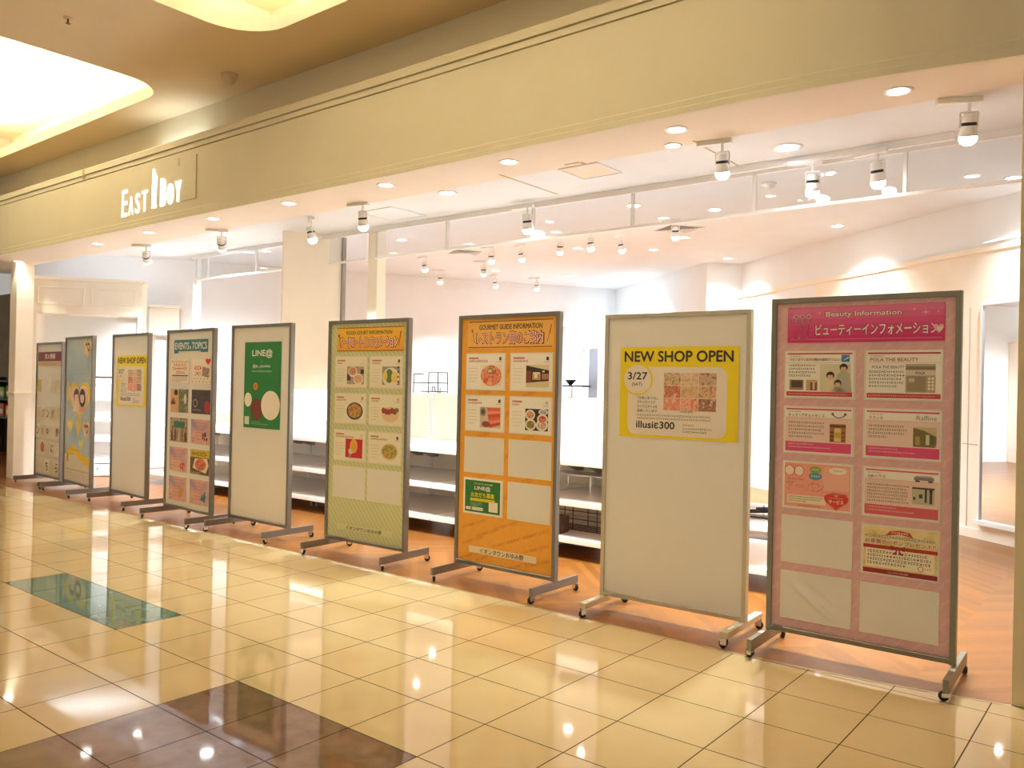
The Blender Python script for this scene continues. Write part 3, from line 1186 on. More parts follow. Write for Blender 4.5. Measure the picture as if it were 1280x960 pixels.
print_sheet(bd, *RXC, 1.094, 1.343, salon_card('ラフィネ', '#a6363c', '#d95a70', '#dd4f80', ex_raf, 0.052, 0.19, '#f0d4c8'), 'information_card', 'pink-footed card with a Raffine word on the pink board', 'card', BC)
print_sheet(bd, *RXC, 0.794, 1.043, salon_card('QBハウス', '#7c3a30', '#d9646c', '#d9626c', ex_qb, 0.052, 0.24, '#efd0c2'), 'information_card', 'barber card with grey salon photo, third row right on the pink board', 'card', BC)


def darling(s, x0, x1, z0, z1):
    s.rect(x0 + 0.006, x1 - 0.006, z0 + 0.006, z1 - 0.006, ink('#f0a592'), 1)
    for dx in (-0.026, 0.026):
        s.ell(x0 + 0.058 + dx, z1 - 0.048, 0.027, 0.030, ink('#e3664f'), 2)
        s.ell(x0 + 0.058 + dx, z1 - 0.048, 0.023, 0.026, ink('#f5e8d2'), 3)
    s.ell(x0 + 0.170, z1 - 0.036, 0.032, 0.018, ink('#8fae3e'), 2)
    s.scrib(x0 + 0.150, x0 + 0.190, z1 - 0.040, 0.009, WHT, 3)
    s.ell(x0 + 0.170, z1 - 0.072, 0.034, 0.020, ink('#4f9aac'), 2)
    s.scrib(x0 + 0.148, x0 + 0.192, z1 - 0.076, 0.010, WHT, 3)
    s.scrib(x0 + 0.025, x0 + 0.110, z1 - 0.098, 0.010, ink('#c0493c'), 2)
    s.text('アーバン', x0 + 0.020, x0 + 0.212, z1 - 0.152, z1 - 0.108, ink('#c0493c'), 2, 0.05)
    s.text('アーバン', x0 + 0.022, x0 + 0.210, z1 - 0.150, z1 - 0.110, ink('#f6c3ae'), 3, 0.012)
    s.rect(x0 + 0.022, x0 + 0.226, z0 + 0.026, z0 + 0.070, ink('#f6e6c8'), 2)
    s.para(x0 + 0.030, x0 + 0.216, z0 + 0.064, 3, 0.007, 0.012, TXT, 3, 0.5)
    s.rrect(x0 + 0.212, x1 - 0.012, z1 - 0.142, z1 - 0.016, 0.012, ink('#f2b9a2'), 2)
    s.ell(x0 + 0.286, z1 - 0.036, 0.046, 0.018, ink('#f7ecd6'), 3)
    s.scrib(x0 + 0.262, x0 + 0.312, z1 - 0.038, 0.008, LTXT, 4)
    s.poly([(x0 + 0.25, z1 - 0.156), (x0 + 0.262, z1 - 0.150), (x1 - 0.022, z1 - 0.156), (x1 - 0.022, z1 - 0.164), (x0 + 0.262, z1 - 0.164)], ink('#d8705c'), 3)
    s.heart(x1 - 0.076, z0 + 0.046, 0.126, 0.090, ink('#d9463f'), 4)
    s.text('サービス', x1 - 0.114, x1 - 0.038, z0 + 0.040, z0 + 0.060, WHT, 5, 0.02)
    s.scrib(x1 - 0.112, x1 - 0.042, z0 + 0.066, 0.006, ink('#f2b4a4'), 5)
    s.scrib(x0 + 0.08, x0 + 0.20, z0 + 0.012, 0.007, ink('#c0493c'), 2)


print_sheet(bd, *LXC, 0.794, 1.043, darling, 'information_card', 'salmon pink card with a red heart, third row left on the pink board', 'card', BC)


def coupon(s, x0, x1, z0, z1):
    s.rect(x0 + 0.004, x1 - 0.004, z0 + 0.004, z1 - 0.004, mat_photo('gold_paper', ['#d9b866', '#ead9a2', '#dcc07a'], 9.0), 1)
    s.rect(x0 + 0.018, x1 - 0.018, z0 + 0.036, z1 - 0.112, ink('#f4e8c8'), 2)
    s.rect(x0 + 0.004, x1 - 0.004, z0 + 0.004, z0 + 0.028, DRED, 3)
    s.text('イオンタウンおゆみ野', x0 + 0.122, x0 + 0.218, z0 + 0.010, z0 + 0.020, ink('#f3d9b4'), 4)
    s.rect(x0 + 0.004, x1 - 0.004, z1 - 0.116, z1 - 0.098, ink('#b3322e'), 3)
    s.poly([(x0 + 0.110, z1 - 0.046), (x0 + 0.130, z1 - 0.022), (x0 + 0.178, z1 - 0.014), (x0 + 0.226, z1 - 0.022), (x0 + 0.240, z1 - 0.046), (x0 + 0.178, z1 - 0.034)], ink('#c9403a'), 2)
    s.scrib(x0 + 0.138, x0 + 0.216, z1 - 0.032, 0.009, WHT, 3)
    s.scrib(x0 + 0.010, x1 - 0.014, z1 - 0.060, 0.014, ink('#7f97a4'), 2, 0.1)
    s.text('お食事クーポンプレゼント!!', x0 + 0.010, x1 - 0.012, z1 - 0.094, z1 - 0.064, WHT, 3, 0.05)
    s.text('お食事クーポンプレゼント!!', x0 + 0.012, x1 - 0.014, z1 - 0.092, z1 - 0.066, ink('#a3452a'), 4, 0.014)
    for sx in (-1, 1):
        s.poly([(x0 + 0.170, z1 - 0.106), (x0 + 0.170 + sx * 0.034, z1 - 0.092), (x0 + 0.170 + sx * 0.030, z1 - 0.120)], ink('#9b2a28'), 4)
        s.poly([(x0 + 0.170, z1 - 0.108), (x0 + 0.170 + sx * 0.026, z1 - 0.140), (x0 + 0.170 + sx * 0.008, z1 - 0.138)], ink('#a93330'), 4)
    s.para(x0 + 0.026, x1 - 0.026, z1 - 0.126, 4, 0.012, 0.0195, BLK, 3, 0.6)
    s.ring(x1 - 0.080, z0 + 0.052, 0.010, 0.014, ink('#cf8c7a'), 3)
    s.scrib(x1 - 0.062, x1 - 0.024, z0 + 0.05, 0.010, ink('#cf8c7a'), 3)


print_sheet(bd, *RXC, 0.498, 0.745, coupon, 'coupon_card', 'gold meal coupon card with a dark red ribbon bow on the pink board', 'card', BC)


# ---- board with the yellow opening poster, light frame
def opening_poster(s, x0, x1, z0, z1):
    W, H = x1 - x0, z1 - z0
    Y = ink('#f2da22')

    def X(u):
        return x0 + u * W

    def Zz(v):
        return z0 + v * H
    s.rect(x0, x1, z0, z1, Y, 1)
    s.rrect(X(0.075), X(0.910), Zz(0.030), Zz(0.780), 0.055, ink('#efe4d4'), 2)
    s.text('NEW SHOP OPEN', X(0.040), X(0.955), Zz(0.838), Zz(0.952), ink('#38302a'), 2, 0.030, 4)
    s.ell(X(0.160), Zz(0.640), 0.105, 0.100, ink('#f2da22'), 3, 32)
    s.ell(X(0.160), Zz(0.640), 0.094, 0.090, ink('#efe4d4'), 4, 32)
    s.text('3/27', X(0.072), X(0.246), Zz(0.640), Zz(0.720), ink('#2c2622'), 5, 0.022, 3)
    s.text('(SAT)', X(0.110), X(0.200), Zz(0.560), Zz(0.605), ink('#2c2622'), 5, 0.012)
    pal = [['#a8794c', '#e8c9a0', '#5f6b3c'], ['#d9a884', '#ecd2b4', '#c9a06c'], ['#8a5a3c', '#d9b890', '#b7a090'],
           ['#e0a684', '#c96f4c', '#f0d6bc'], ['#ecd0a8', '#e0b888', '#d2a878'], ['#c48c5c', '#e8c49c', '#a8784c'],
           ['#f0b89c', '#e88c6c', '#f4d4bc'], ['#ec8c68', '#f4c4a8', '#d8704c'], ['#c89474', '#8c5c48', '#f0d0b4']]
    cw, ch = W * 0.1415, H * 0.132
    for j in range(3):
        for i in range(3):
            a = X(0.392) + i * (cw + 0.004)
            d = Zz(0.715) - j * (ch + 0.003) - ch
            s.rect(a, a + cw, d, d + ch, mat_photo('opening_photo_%d' % (3 * j + i), pal[3 * j + i], 30.0 + 4 * i), 3)
    s.scrib(X(0.535), X(0.640), Zz(0.288), 0.010, TXT, 3)
    for i, t in enumerate(('「日常に彩りを」', 'プチプライスで', 'ライフスタイルを', '提案いたします')):
        s.text(t, X(0.160), X(0.338 if i != 1 else 0.32), Zz(0.420 - 0.047 * i), Zz(0.453 - 0.047 * i), ink('#4a433c'), 3, 0.01)
    s.para(X(0.160), X(0.820), Zz(0.258), 2, 0.011, 0.020, ink('#6a6058'), 3, 0.96)
    s.text('illusiɛ300', X(0.155), X(0.488), Zz(0.105), Zz(0.180), BLK, 3, 0.030, 3)
    s.scrib(X(0.560), X(0.650), Zz(0.145), 0.010, TXT, 3)
    s.scrib(X(0.560), X(0.790), Zz(0.108), 0.010, TXT, 3)
    s.scrib(X(0.560), X(0.760), Zz(0.072), 0.012, TXT, 3)


bd = make_board(0.269, 0.257, 0.029, 0.964, 0.098, 1.893, M_FRAME8, 'large cream whiteboard in a light champagne frame, next to the pink board', M_BOARD, 'flat', 0.026)
finish_panel(bd)
print_sheet(bd, -0.366, 0.414, 1.122, 1.683, opening_poster, 'opening_poster', 'large yellow NEW SHOP OPEN poster on the champagne framed whiteboard', 'poster', 'yellow opening posters', paper='#f2e4c4')

# ---- board with the orange restaurant guide
M_ORANGE = mat_plaster('orange_print', '#f0a940', '#f3b04a', 0.35, 20.0)
bd = make_board(-1.056, 0.278, 0.008, 0.914, 0.108, 1.938, M_FRAME, 'orange GOURMET GUIDE poster board in a grey frame, third from the right', M_ORANGE)
op = ink('#dd8f2c')
for (x, z) in ((-0.28, 0.41), (0.02, 0.43), (0.28, 0.40), (-0.15, 0.36), (0.14, 0.35), (-0.29, 0.29), (0.0, 0.30), (0.29, 0.30), (-0.15, 0.185), (0.16, 0.17), (-0.30, 0.18), (0.30, 0.20)):
    bd.panel.text_at('GOURMET GUIDE', x, z, 0.022, 0.33, op, 1, 0.03)
for (x, z) in ((0.011, 0.62), (0.011, 0.92), (0.011, 1.22), (0.011, 1.52), (-0.2, 0.765), (0.2, 0.765), (-0.2, 1.065), (0.2, 1.065), (-0.2, 1.37), (0.2, 1.37)):
    bd.panel.text_at('GUIDE', x, z, 0.028, 0.9 if abs(x) < 0.1 else 0.3, op, 1, 0.02)
finish_panel(bd)
GX, HX = (-0.380, -0.012), (0.036, 0.404)
GROWS = [(1.390, 1.655), (1.090, 1.350), (0.787, 1.044), (0.484, 0.743)]
pockets(bd, [(*c, *r) for r in GROWS for c in (GX, HX)])


def gourmet_banner(s, x0, x1, z0, z1):
    s.rect(x0, x1, z0, z1, ink('#f4bd5e'), 1)
    br = ink('#7c3620')
    s.rect(-0.362, 0.396, 1.884, 1.890, br, 2)
    s.rect(-0.362, 0.396, 1.697, 1.703, br, 2)
    s.text('GOURMET GUIDE INFORMATION', -0.262, 0.308, 1.828, 1.864, ink('#4f3626'), 2, 0.022)
    s.text('レストラン街のご案内', -0.284, 0.322, 1.722, 1.812, ink('#8c2f1e'), 2, 0.070)
    s.text('レストラン街のご案内', -0.278, 0.314, 1.728, 1.808, ink('#fbf1dc'), 3, 0.034)
    s.text('レストラン街のご案内', -0.273, 0.309, 1.732, 1.804, ink('#d4492e'), 4, -0.004)
    s.line(-0.325, 1.815, -0.305, 1.730, 0.006, ink('#b87a2c'), 2)
    s.ell(-0.328, 1.822, 0.009, 0.013, ink('#b87a2c'), 2)
    s.line(0.352, 1.735, 0.372, 1.800, 0.006, ink('#b87a2c'), 2)
    s.poly([(0.366, 1.790), (0.378, 1.790), (0.388, 1.852), (0.380, 1.855)], ink('#b87a2c'), 2)


print_sheet(bd, -0.372, 0.406, 1.690, 1.895, gourmet_banner, 'banner', 'orange banner with red Japanese lettering', None, part=True, paper='#f4bd5e', lift=0.002)


def food_card(tag_w, photo, title_w=0.34, logo='#5f4030', pic=None, ptop=0.078):
    def paint(s, x0, x1, z0, z1):
        w = x1 - x0
        s.rect(x0 + 0.022, x0 + 0.022 + tag_w, z1 - 0.036, z1 - 0.024, ink('#c4503a'), 2)
        s.scrib(x0 + 0.026, x0 + 0.018 + tag_w, z1 - 0.034, 0.008, ink('#efd0b4'), 3)
        s.scrib(x0 + 0.022, x0 + 0.022 + w * title_w, z1 - 0.058, 0.014, ink('#b25a40'), 2, 0.15)
        s.para(x0 + 0.022, x0 + w * 0.33, z1 - 0.100, 5, 0.006, 0.024, ink('#b5a68c'), 2, 0.7)
        s.rect(x1 - 0.050, x1 - 0.030, z1 - 0.046, z1 - 0.022, ink(logo), 2)
        s.scrib(x1 - 0.068, x1 - 0.022, z1 - 0.060, 0.007, ink('#b25a40'), 2)
        px0, px1, pz0, pz1 = x0 + w * 0.385, x1 - 0.026, z0 + 0.024, z1 - ptop
        s.rect(px0, px1, pz0, pz1, photo, 2)
        if pic:
            pic(s, px0, px1, pz0, pz1)
    return paint


def pic_hotpot(s, a, c, d, e):
    s.ell((a + c) / 2, (d + e) / 2, (c - a) * 0.50, (e - d) * 0.48, mat_photo('hotpot_meat', ['#b24a30', '#e0805c', '#efb08a', '#c4583c'], 34.0), 3)
    s.ell((a + c) / 2 - 0.008, e - 0.045, 0.030, 0.024, mat_photo('green_leaf', ['#4f6a2c', '#8ca34a', '#5c7a34'], 60.0), 4)
    for i in range(7):
        an = i * 0.9
        s.ell((a + c) / 2 + 0.052 * math.cos(an), (d + e) / 2 - 0.01 + 0.045 * math.sin(an), 0.021, 0.013, ink(['#e88a64', '#d0603c', '#f0b490'][i % 3]), 5, 12)


def pic_front(s, a, c, d, e):
    s.rect(a, c, d, e, ink('#e2cfa4'), 3)
    s.poly([(a, d + 0.030), (c, d + 0.045), (c, e - 0.038), (a, e - 0.004)], ink('#3d2e24'), 4)
    s.poly([(a, d + 0.032), (a + 0.045, d + 0.034), (a + 0.045, e - 0.042), (a, e - 0.040)], ink('#8c4836'), 5)
    s.rect(a + 0.055, a + 0.125, d + 0.050, e - 0.058, ink('#c9a06c'), 5)
    s.rect(a + 0.060, a + 0.120, e - 0.064, e - 0.050, ink('#ece4d0'), 6)
    s.ell(a + 0.085, d + 0.078, 0.016, 0.018, ink('#f4e6c2'), 6, 14)
    s.rect(a + 0.135, c - 0.004, d + 0.055, e - 0.060, ink('#b7805c'), 5)
    s.rect(a + 0.140, a + 0.160, e - 0.050, e - 0.040, ink('#efe9dc'), 6)


def pic_plate(colors, rim='#ece2cc', tilt=0.0, bg=None):
    def f(s, a, c, d, e):
        if bg:
            s.rect(a, c, d, e, ink(bg), 3)
        mx, mz = (a + c) / 2, (d + e) / 2
        s.ell(mx, mz, (c - a) * 0.48, (e - d) * 0.46, ink(rim), 4, 28)
        s.ell(mx, mz + 0.002, (c - a) * 0.41, (e - d) * 0.38, mat_photo('dish_' + '_'.join(q.strip('#') for q in colors), colors, 42.0), 5, 28)
    return f


def pic_meatstrips(s, a, c, d, e):
    s.rect(a, c, d, e, ink('#d8c8b0'), 3)
    for i in range(6):
        s.poly([(a + 0.062 + 0.004 * i, e - 0.006 - 0.024 * i), (c - 0.004, e - 0.004 - 0.020 * i), (c - 0.004, e - 0.026 - 0.020 * i), (a + 0.075 + 0.004 * i, e - 0.030 - 0.024 * i)], ink(['#e06a50', '#ef9478', '#d4553e'][i % 3]), 4)
    s.ell(a + 0.030, d + 0.115, 0.030, 0.034, ink('#a39484'), 4)
    s.ell(a + 0.030, d + 0.115, 0.016, 0.018, ink('#5f5248'), 5)
    s.ell(a + 0.060, d + 0.026, 0.040, 0.022, ink('#9c4a38'), 5)


def pic_dishes(s, a, c, d, e):
    s.rect(a, c, d, e, ink('#3a2c24'), 3)
    for (u, v, rx, rz, f) in ((0.22, 0.72, 0.052, 0.040, ['#c9643c', '#e8b07c', '#8c4a2c']), (0.76, 0.55, 0.056, 0.036, ['#c43c28', '#e8886c', '#a83020']), (0.20, 0.22, 0.058, 0.044, ['#c43c28', '#6f8a3c', '#e8a47c']), (0.76, 0.13, 0.062, 0.044, ['#f0e8d4', '#b98c6c', '#e8d8bc']), (0.80, 0.88, 0.05, 0.022, ['#8a9a9c', '#c4ccc8', '#6c7a7c'])):
        cx = a + (c - a) * u
        cz = d + (e - d) * v
        cx = min(max(cx, a + rx * 0.82), c - rx * 0.82)
        cz = min(max(cz, d + rz * 0.9), e - rz * 0.9)
        s.ell(cx, cz, rx * 0.82, rz * 0.9, ink('#efe8d8'), 4)
        s.ell(cx, cz, rx * 0.6, rz * 0.62, mat_photo('dish_' + '_'.join(q.strip('#') for q in f), f, 50.0), 5)


GG = 'restaurant cards in the pockets of the orange board'
WP = ink('#efe6d2')
g0, g1 = (-0.375, -0.016), (0.040, 0.400)
print_sheet(bd, *g0, 1.394, 1.651, food_card(0.09, WP, 0.5, '#5a4636', pic_hotpot), 'restaurant_card', 'restaurant card with red meat hotpot photo, top left of the orange board', 'card', GG)
print_sheet(bd, *g1, 1.394, 1.651, food_card(0.10, WP, 0.36, '#3c322a', pic_front), 'restaurant_card', 'restaurant card with dark shopfront photo, top right of the orange board', 'card', GG)
print_sheet(bd, *g0, 1.094, 1.346, food_card(0.09, WP, 0.38, '#4a3c30', pic_meatstrips), 'restaurant_card', 'restaurant card with pink meat slices photo, second row left of the orange board', 'card', GG)
print_sheet(bd, *g1, 1.094, 1.346, food_card(0.085, WP, 0.16, '#cfc4ae', pic_dishes), 'restaurant_card', 'restaurant card with photo of several plates, second row right of the orange board', 'card', GG)


def line_card(s, x0, x1, z0, z1):
    s.rect(x0 + 0.014, x1 - 0.014, z0 + 0.012, z1 - 0.012, ink('#2f7a34'), 1)
    s.text('イオンタウンおゆみ野', x0 + 0.095, x1 - 0.085, z1 - 0.042, z1 - 0.028, WHT, 2)
    s.text('LINE@', x0 + 0.105, x1 - 0.105, z1 - 0.085, z1 - 0.052, WHT, 2, 0.02, 3)
    s.text('お友だち募集', x0 + 0.072, x1 - 0.068, z1 - 0.134, z1 - 0.098, ink('#f2dc3a'), 2, 0.022)
    s.rect(x0 + 0.066, x1 - 0.064, z1 - 0.162, z1 - 0.142, ink('#eed832'), 2)
    s.scrib(x0 + 0.08, x1 - 0.08, z1 - 0.156, 0.007, ink('#5c6a20'), 3)
    s.para(x0 + 0.072, x0 + 0.19, z1 - 0.172, 3, 0.006, 0.011, ink('#cfe0c0'), 2)
    s.rrect(x0 + 0.024, x0 + 0.070, z0 + 0.026, z0 + 0.048, 0.004, ink('#f4ecd8'), 2)
    s.scrib(x0 + 0.030, x0 + 0.064, z0 + 0.033, 0.008, ink('#c4603c'), 3)
    s.rrect(x0 + 0.082, x0 + 0.188, z0 + 0.026, z0 + 0.048, 0.004, ink('#f4ecd8'), 2)
    s.scrib(x0 + 0.088, x0 + 0.182, z0 + 0.033, 0.008, TXT, 3)
    s.rect(x1 - 0.118, x1 - 0.034, z0 + 0.026, z0 + 0.098, ink('#efe8d6'), 2)


print_sheet(bd, -0.378, -0.018, 0.486, 0.741, line_card, 'line_card', 'green LINE@ card in the lower left pocket of the orange board', 'card', GG)


def name_strip(inkcol):
    def f(s, x0, x1, z0, z1):
        w = x1 - x0
        s.text('イオンタウンおゆみ野', x0 + w * 0.17, x1 - w * 0.18, z0 + 0.006, z1 - 0.006, inkcol, 2, 0.018, 3)
    return f


print_sheet(bd, -0.318, 0.296, 0.200, 0.248, name_strip(BLK), 'name_strip', 'cream strip with mall name in black', None, part=True, paper='#f2ddb4', lift=0.002)

# ---- board with the green food court guide
M_GREENP = mat_stripes('green_striped_print', '#d5d6a4', '#c6cb98', '#ced19c')
bd = make_board(-2.471, 0.220, 0.049, 0.925, 0.110, 1.941, M_FRAME, 'pale green striped FOOD COURT poster board in a grey frame', M_GREENP)
finish_panel(bd)
FX0, FX1 = (-0.374, 0.000), (0.034, 0.402)
FROWS = [(1.384, 1.640), (1.085, 1.335), (0.778, 1.030), (0.472, 0.727)]
pockets(bd, [(*c, *r) for r in FROWS for c in (FX0, FX1)])


def court_banner(s, x0, x1, z0, z1):
    n = 5
    for i, c in enumerate(('#f0a838', '#f2b03a', '#f3b83c', '#f4c040', '#f4c444')):
        s.rect(x0, x1, z0 + (z1 - z0) * i / n, z0 + (z1 - z0) * (i + 1) / n, ink(c), 1)
    br = ink('#b8661e')
    s.rect(x0, x1, z1 - 0.008, z1, br, 2)
    s.rect(x0, x1, z0, z0 + 0.008, br, 2)
    s.text('FOOD COURT INFORMATION', -0.245, 0.275, 1.820, 1.850, ink('#4a3424'), 2, 0.020)
    s.text('フードコートインフォメーション', -0.316, 0.338, 1.712, 1.800, ink('#7c2424'), 2, 0.075)
    s.text('フードコートインフォメーション', -0.312, 0.334, 1.717, 1.796, ink('#fbf0e4'), 3, 0.038)
    s.text('フードコートインフォメーション', -0.306, 0.328, 1.723, 1.790, ink('#d2483c'), 4, -0.004)
    s.line(-0.335, 1.805, -0.318, 1.725, 0.007, ink('#a8521e'), 2)
    s.ell(-0.337, 1.812, 0.010, 0.014, ink('#a8521e'), 2)
    s.poly([(0.345, 1.725), (0.352, 1.725), (0.376, 1.840), (0.366, 1.842)], ink('#a8521e'), 2)


print_sheet(bd, -0.360, 0.404, 1.684, 1.880, court_banner, 'banner', 'yellow banner with red Japanese lettering', None, part=True, paper='#f2b03a', lift=0.002)


def pic_two_bowls(s, a, c, d, e):
    s.rect(a, c, d, e, ink('#b5a084'), 3)
    s.rect(a, a + 0.045, d + 0.03, d + 0.085, ink('#5c4038'), 4)
    s.rect(c - 0.040, c, e - 0.060, e - 0.026, ink('#3c3230'), 4)
    for (u, v, r, f) in ((0.34, 0.70, 0.052, ['#c9704c', '#e0a880', '#b25a3c']), (0.68, 0.28, 0.056, ['#d88c64', '#ecc49c', '#c06c48'])):
        s.ell(a + (c - a) * u, d + (e - d) * v, r, r * 0.84, ink('#f0e6d6'), 5)
        s.ell(a + (c - a) * u, d + (e - d) * v + 0.004, r * 0.82, r * 0.64, mat_photo('bowl_' + f[0].strip('#'), f, 60.0), 6)


def pic_noodles(s, a, c, d, e):
    s.rect(a, c, d, e, ink('#a59a90'), 3)
    s.ell((a + c) / 2, (d + e) / 2 - 0.012, 0.094, 0.076, ink('#efe6d2'), 4, 28)
    s.ell((a + c) / 2 - 0.018, (d + e) / 2 - 0.002, 0.042, 0.056, mat_photo('greens', ['#3f5a2c', '#7f9a48', '#54702f'], 70.0), 5)
    s.ell((a + c) / 2 + 0.040, (d + e) / 2 - 0.012, 0.036, 0.046, mat_photo('yellow_egg', ['#e8c858', '#f2dc88', '#e0b43c'], 40.0), 6)
    s.ell((a + c) / 2 - 0.062, (d + e) / 2, 0.024, 0.036, ink('#ecd06c'), 6)
    for i in range(4):
        s.rect(c - 0.026, c - 0.010, d + 0.020 + 0.038 * i, d + 0.034 + 0.038 * i, ink('#4a3a34'), 7)


def pic_takoyaki(s, a, c, d, e):
    s.ell((a + c) / 2, (d + e) / 2 - 0.006, 0.094, 0.062, ink('#e9c8a2'), 4, 28)
    for i in range(5):
        s.ell(a + 0.024 + 0.031 * i, (d + e) / 2 + 0.018 + 0.006 * math.cos(i * 2), 0.022, 0.024, mat_photo('glazed_ball', ['#7c2c1c', '#b2503a', '#93402c'], 70.0), 5, 16)
    s.ell(c - 0.026, e - 0.040, 0.024, 0.018, ink('#6f7a3a'), 6)


def pic_icecream(s, a, c, d, e):
    s.rect(a, c, d, e, ink('#c8283c'), 3)
    s.poly([(a + 0.050, d + 0.055), (a + 0.082, d + 0.050), (a + 0.062, d + 0.006), (a + 0.040, d + 0.010)], ink('#9aa08c'), 4)
    s.ell(a + 0.098, d + 0.096, 0.044, 0.058, ink('#f0b84a'), 5)
    for i in range(3):
        s.ell(a + 0.080 + 0.018 * i, d + 0.100, 0.004, 0.048, ink('#d8953a'), 6)
    s.ell(a + 0.066, d + 0.054, 0.030, 0.024, ink('#d8d2b4'), 5)


FC = 'food court cards in the pockets of the green board'
f0, f1 = (-0.370, -0.004), (0.039, 0.398)
NP = ink('#f0e8d0')
print_sheet(bd, *f0, 1.388, 1.636, food_card(0.095, NP, 0.16, '#e6dcc0', pic_two_bowls), 'food_card', 'food card with two bowls photo, top left of the green board', 'card', FC, paper='#efe8cc')
print_sheet(bd, *f1, 1.388, 1.636, food_card(0.105, NP, 0.26, '#4a3a30', pic_noodles), 'food_card', 'food card with green and yellow noodle bowl photo, top right of the green board', 'card', FC, paper='#efe8cc')
print_sheet(bd, *f0, 1.089, 1.331, food_card(0.090, NP, 0.32, '#c89a3c', pic_plate(['#b27a34', '#e2b05c', '#8c5c2c', '#d89c4c'], '#3c4650'), ptop=0.062), 'food_card', 'food card with fried noodles on a dark plate, middle left of the green board', 'card', FC, paper='#efe8cc')
print_sheet(bd, *f1, 1.089, 1.331, food_card(0.095, NP, 0.24, '#cbb79c', pic_takoyaki), 'food_card', 'food card with glazed dumplings in a tray, middle right of the green board', 'card', FC, paper='#efe8cc')
print_sheet(bd, *f0, 0.782, 1.026, food_card(0.095, NP, 0.60, '#d9ceb4', pic_icecream, ptop=0.066), 'food_card', 'food card with ice cream on a red photo, third row left of the green board', 'card', FC, paper='#efe8cc')
print_sheet(bd, *f1, 0.782, 1.026, food_card(0.090, NP, 0.52, '#4a3c34', pic_plate(['#b2823c', '#d8b468', '#7c8a3c', '#c4984c'], '#e0c898'), ptop=0.072), 'food_card', 'food card with round soup bowl photo, third row right of the green board', 'card', FC, paper='#efe8cc')
print_sheet(bd, -0.314, 0.318, 0.204, 0.248, name_strip(ink('#3c3a2c')), 'name_strip', 'pale green strip with mall name in black', None, part=True, paper='#d8d8a8', lift=0.002)


# ---- cream board with the green poster
bd = make_board(-3.951, 0.224, 0.014, 0.918, 0.112, 1.949, M_FRAME, 'cream whiteboard in a grey frame with the green LINE@ poster', M_BOARD)
finish_panel(bd)


def line_poster(s, x0, x1, z0, z1):
    s.rect(x0, x1, z0, z1, ink('#2a8038'), 1)
    s.text('LINE@', -0.125, 0.182, 1.638, 1.712, WHT, 2, 0.022, 4)
    s.line(0.018, 1.588, 0.028, 1.612, 0.004, ink('#bcd8b0'), 2)
    s.text('@at_oyumino', -0.115, 0.158, 1.540, 1.578, WHT, 2, 0.012)
    s.scrib(-0.128, 0.172, 1.506, 0.014, ink('#d4e4c8'), 2)
    s.ell(-0.065, 1.372, 0.034, 0.034, ink('#f0a02c'), 2)
    s.ell(-0.065, 1.372, 0.020, 0.022, ink('#d86c24'), 3)
    # plain round shapes of the poster's picture
    s.ell(-0.178, 1.246, 0.058, 0.066, ink('#f3ead8'), 2)
    s.ell(-0.036, 1.158, 0.096, 0.098, ink('#7c3c26'), 3)
    s.ell(0.170, 1.200, 0.142, 0.134, ink('#f3ead8'), 4, 32)
    s.rect(x0 + 0.018, x0 + 0.090, z0 + 0.030, z0 + 0.105, ink('#d7e2c6'), 2)
    s.scrib(x0 + 0.120, x0 + 0.26, z0 + 0.052, 0.009, ink('#bcd8b0'), 2)
    s.scrib(x0 + 0.120, x0 + 0.38, z0 + 0.034, 0.009, ink('#bcd8b0'), 2)


print_sheet(bd, -0.245, 0.312, 0.984, 1.784, line_poster, 'line_poster', 'tall green LINE@ poster with round cream and brown shapes', 'poster', None, paper='#2a8038')

# ---- events board
bd = make_board(-5.071, 0.162, -0.028, 0.928, 0.107, 1.930, M_FRAME, 'white EVENTS and TOPICS board with two columns of colourful flyers', M_BOARD)
finish_panel(bd)
EX0, EX1 = (-0.372, -0.004), (0.054, 0.424)
EROWS = [(1.378, 1.632), (1.080, 1.326), (0.780, 1.032), (0.480, 0.732), (0.180, 0.434)]
pockets(bd, [(*c, *r) for r in EROWS for c in (EX0, EX1)])


def events_banner(s, x0, x1, z0, z1):
    t = ink('#3f8090')
    s.poly([(x0, z0), (x0 + 0.09, z0), (x0 + 0.09, z0 + 0.022), (x1 - 0.14, z0 + 0.022), (x1 - 0.14, z0 + 0.010), (x1, z0 + 0.010), (x1, z1), (x0, z1)], t, 1)
    s.text('EVENTS', x0 + 0.020, x0 + 0.300, z0 + 0.042, z1 - 0.030, ink('#f4efdc'), 2, 0.026, 3)
    s.text('&', x0 + 0.315, x0 + 0.345, z0 + 0.042, z0 + 0.075, ink('#f4efdc'), 2, 0.02)
    s.text('TOPICS', x0 + 0.358, x1 - 0.025, z0 + 0.042, z1 - 0.030, ink('#f4efdc'), 2, 0.026, 3)


print_sheet(bd, -0.319, 0.350, 1.687, 1.826, events_banner, 'banner', 'teal EVENTS and TOPICS banner', None, part=True, paper='#e6dcc4', lift=0.002)


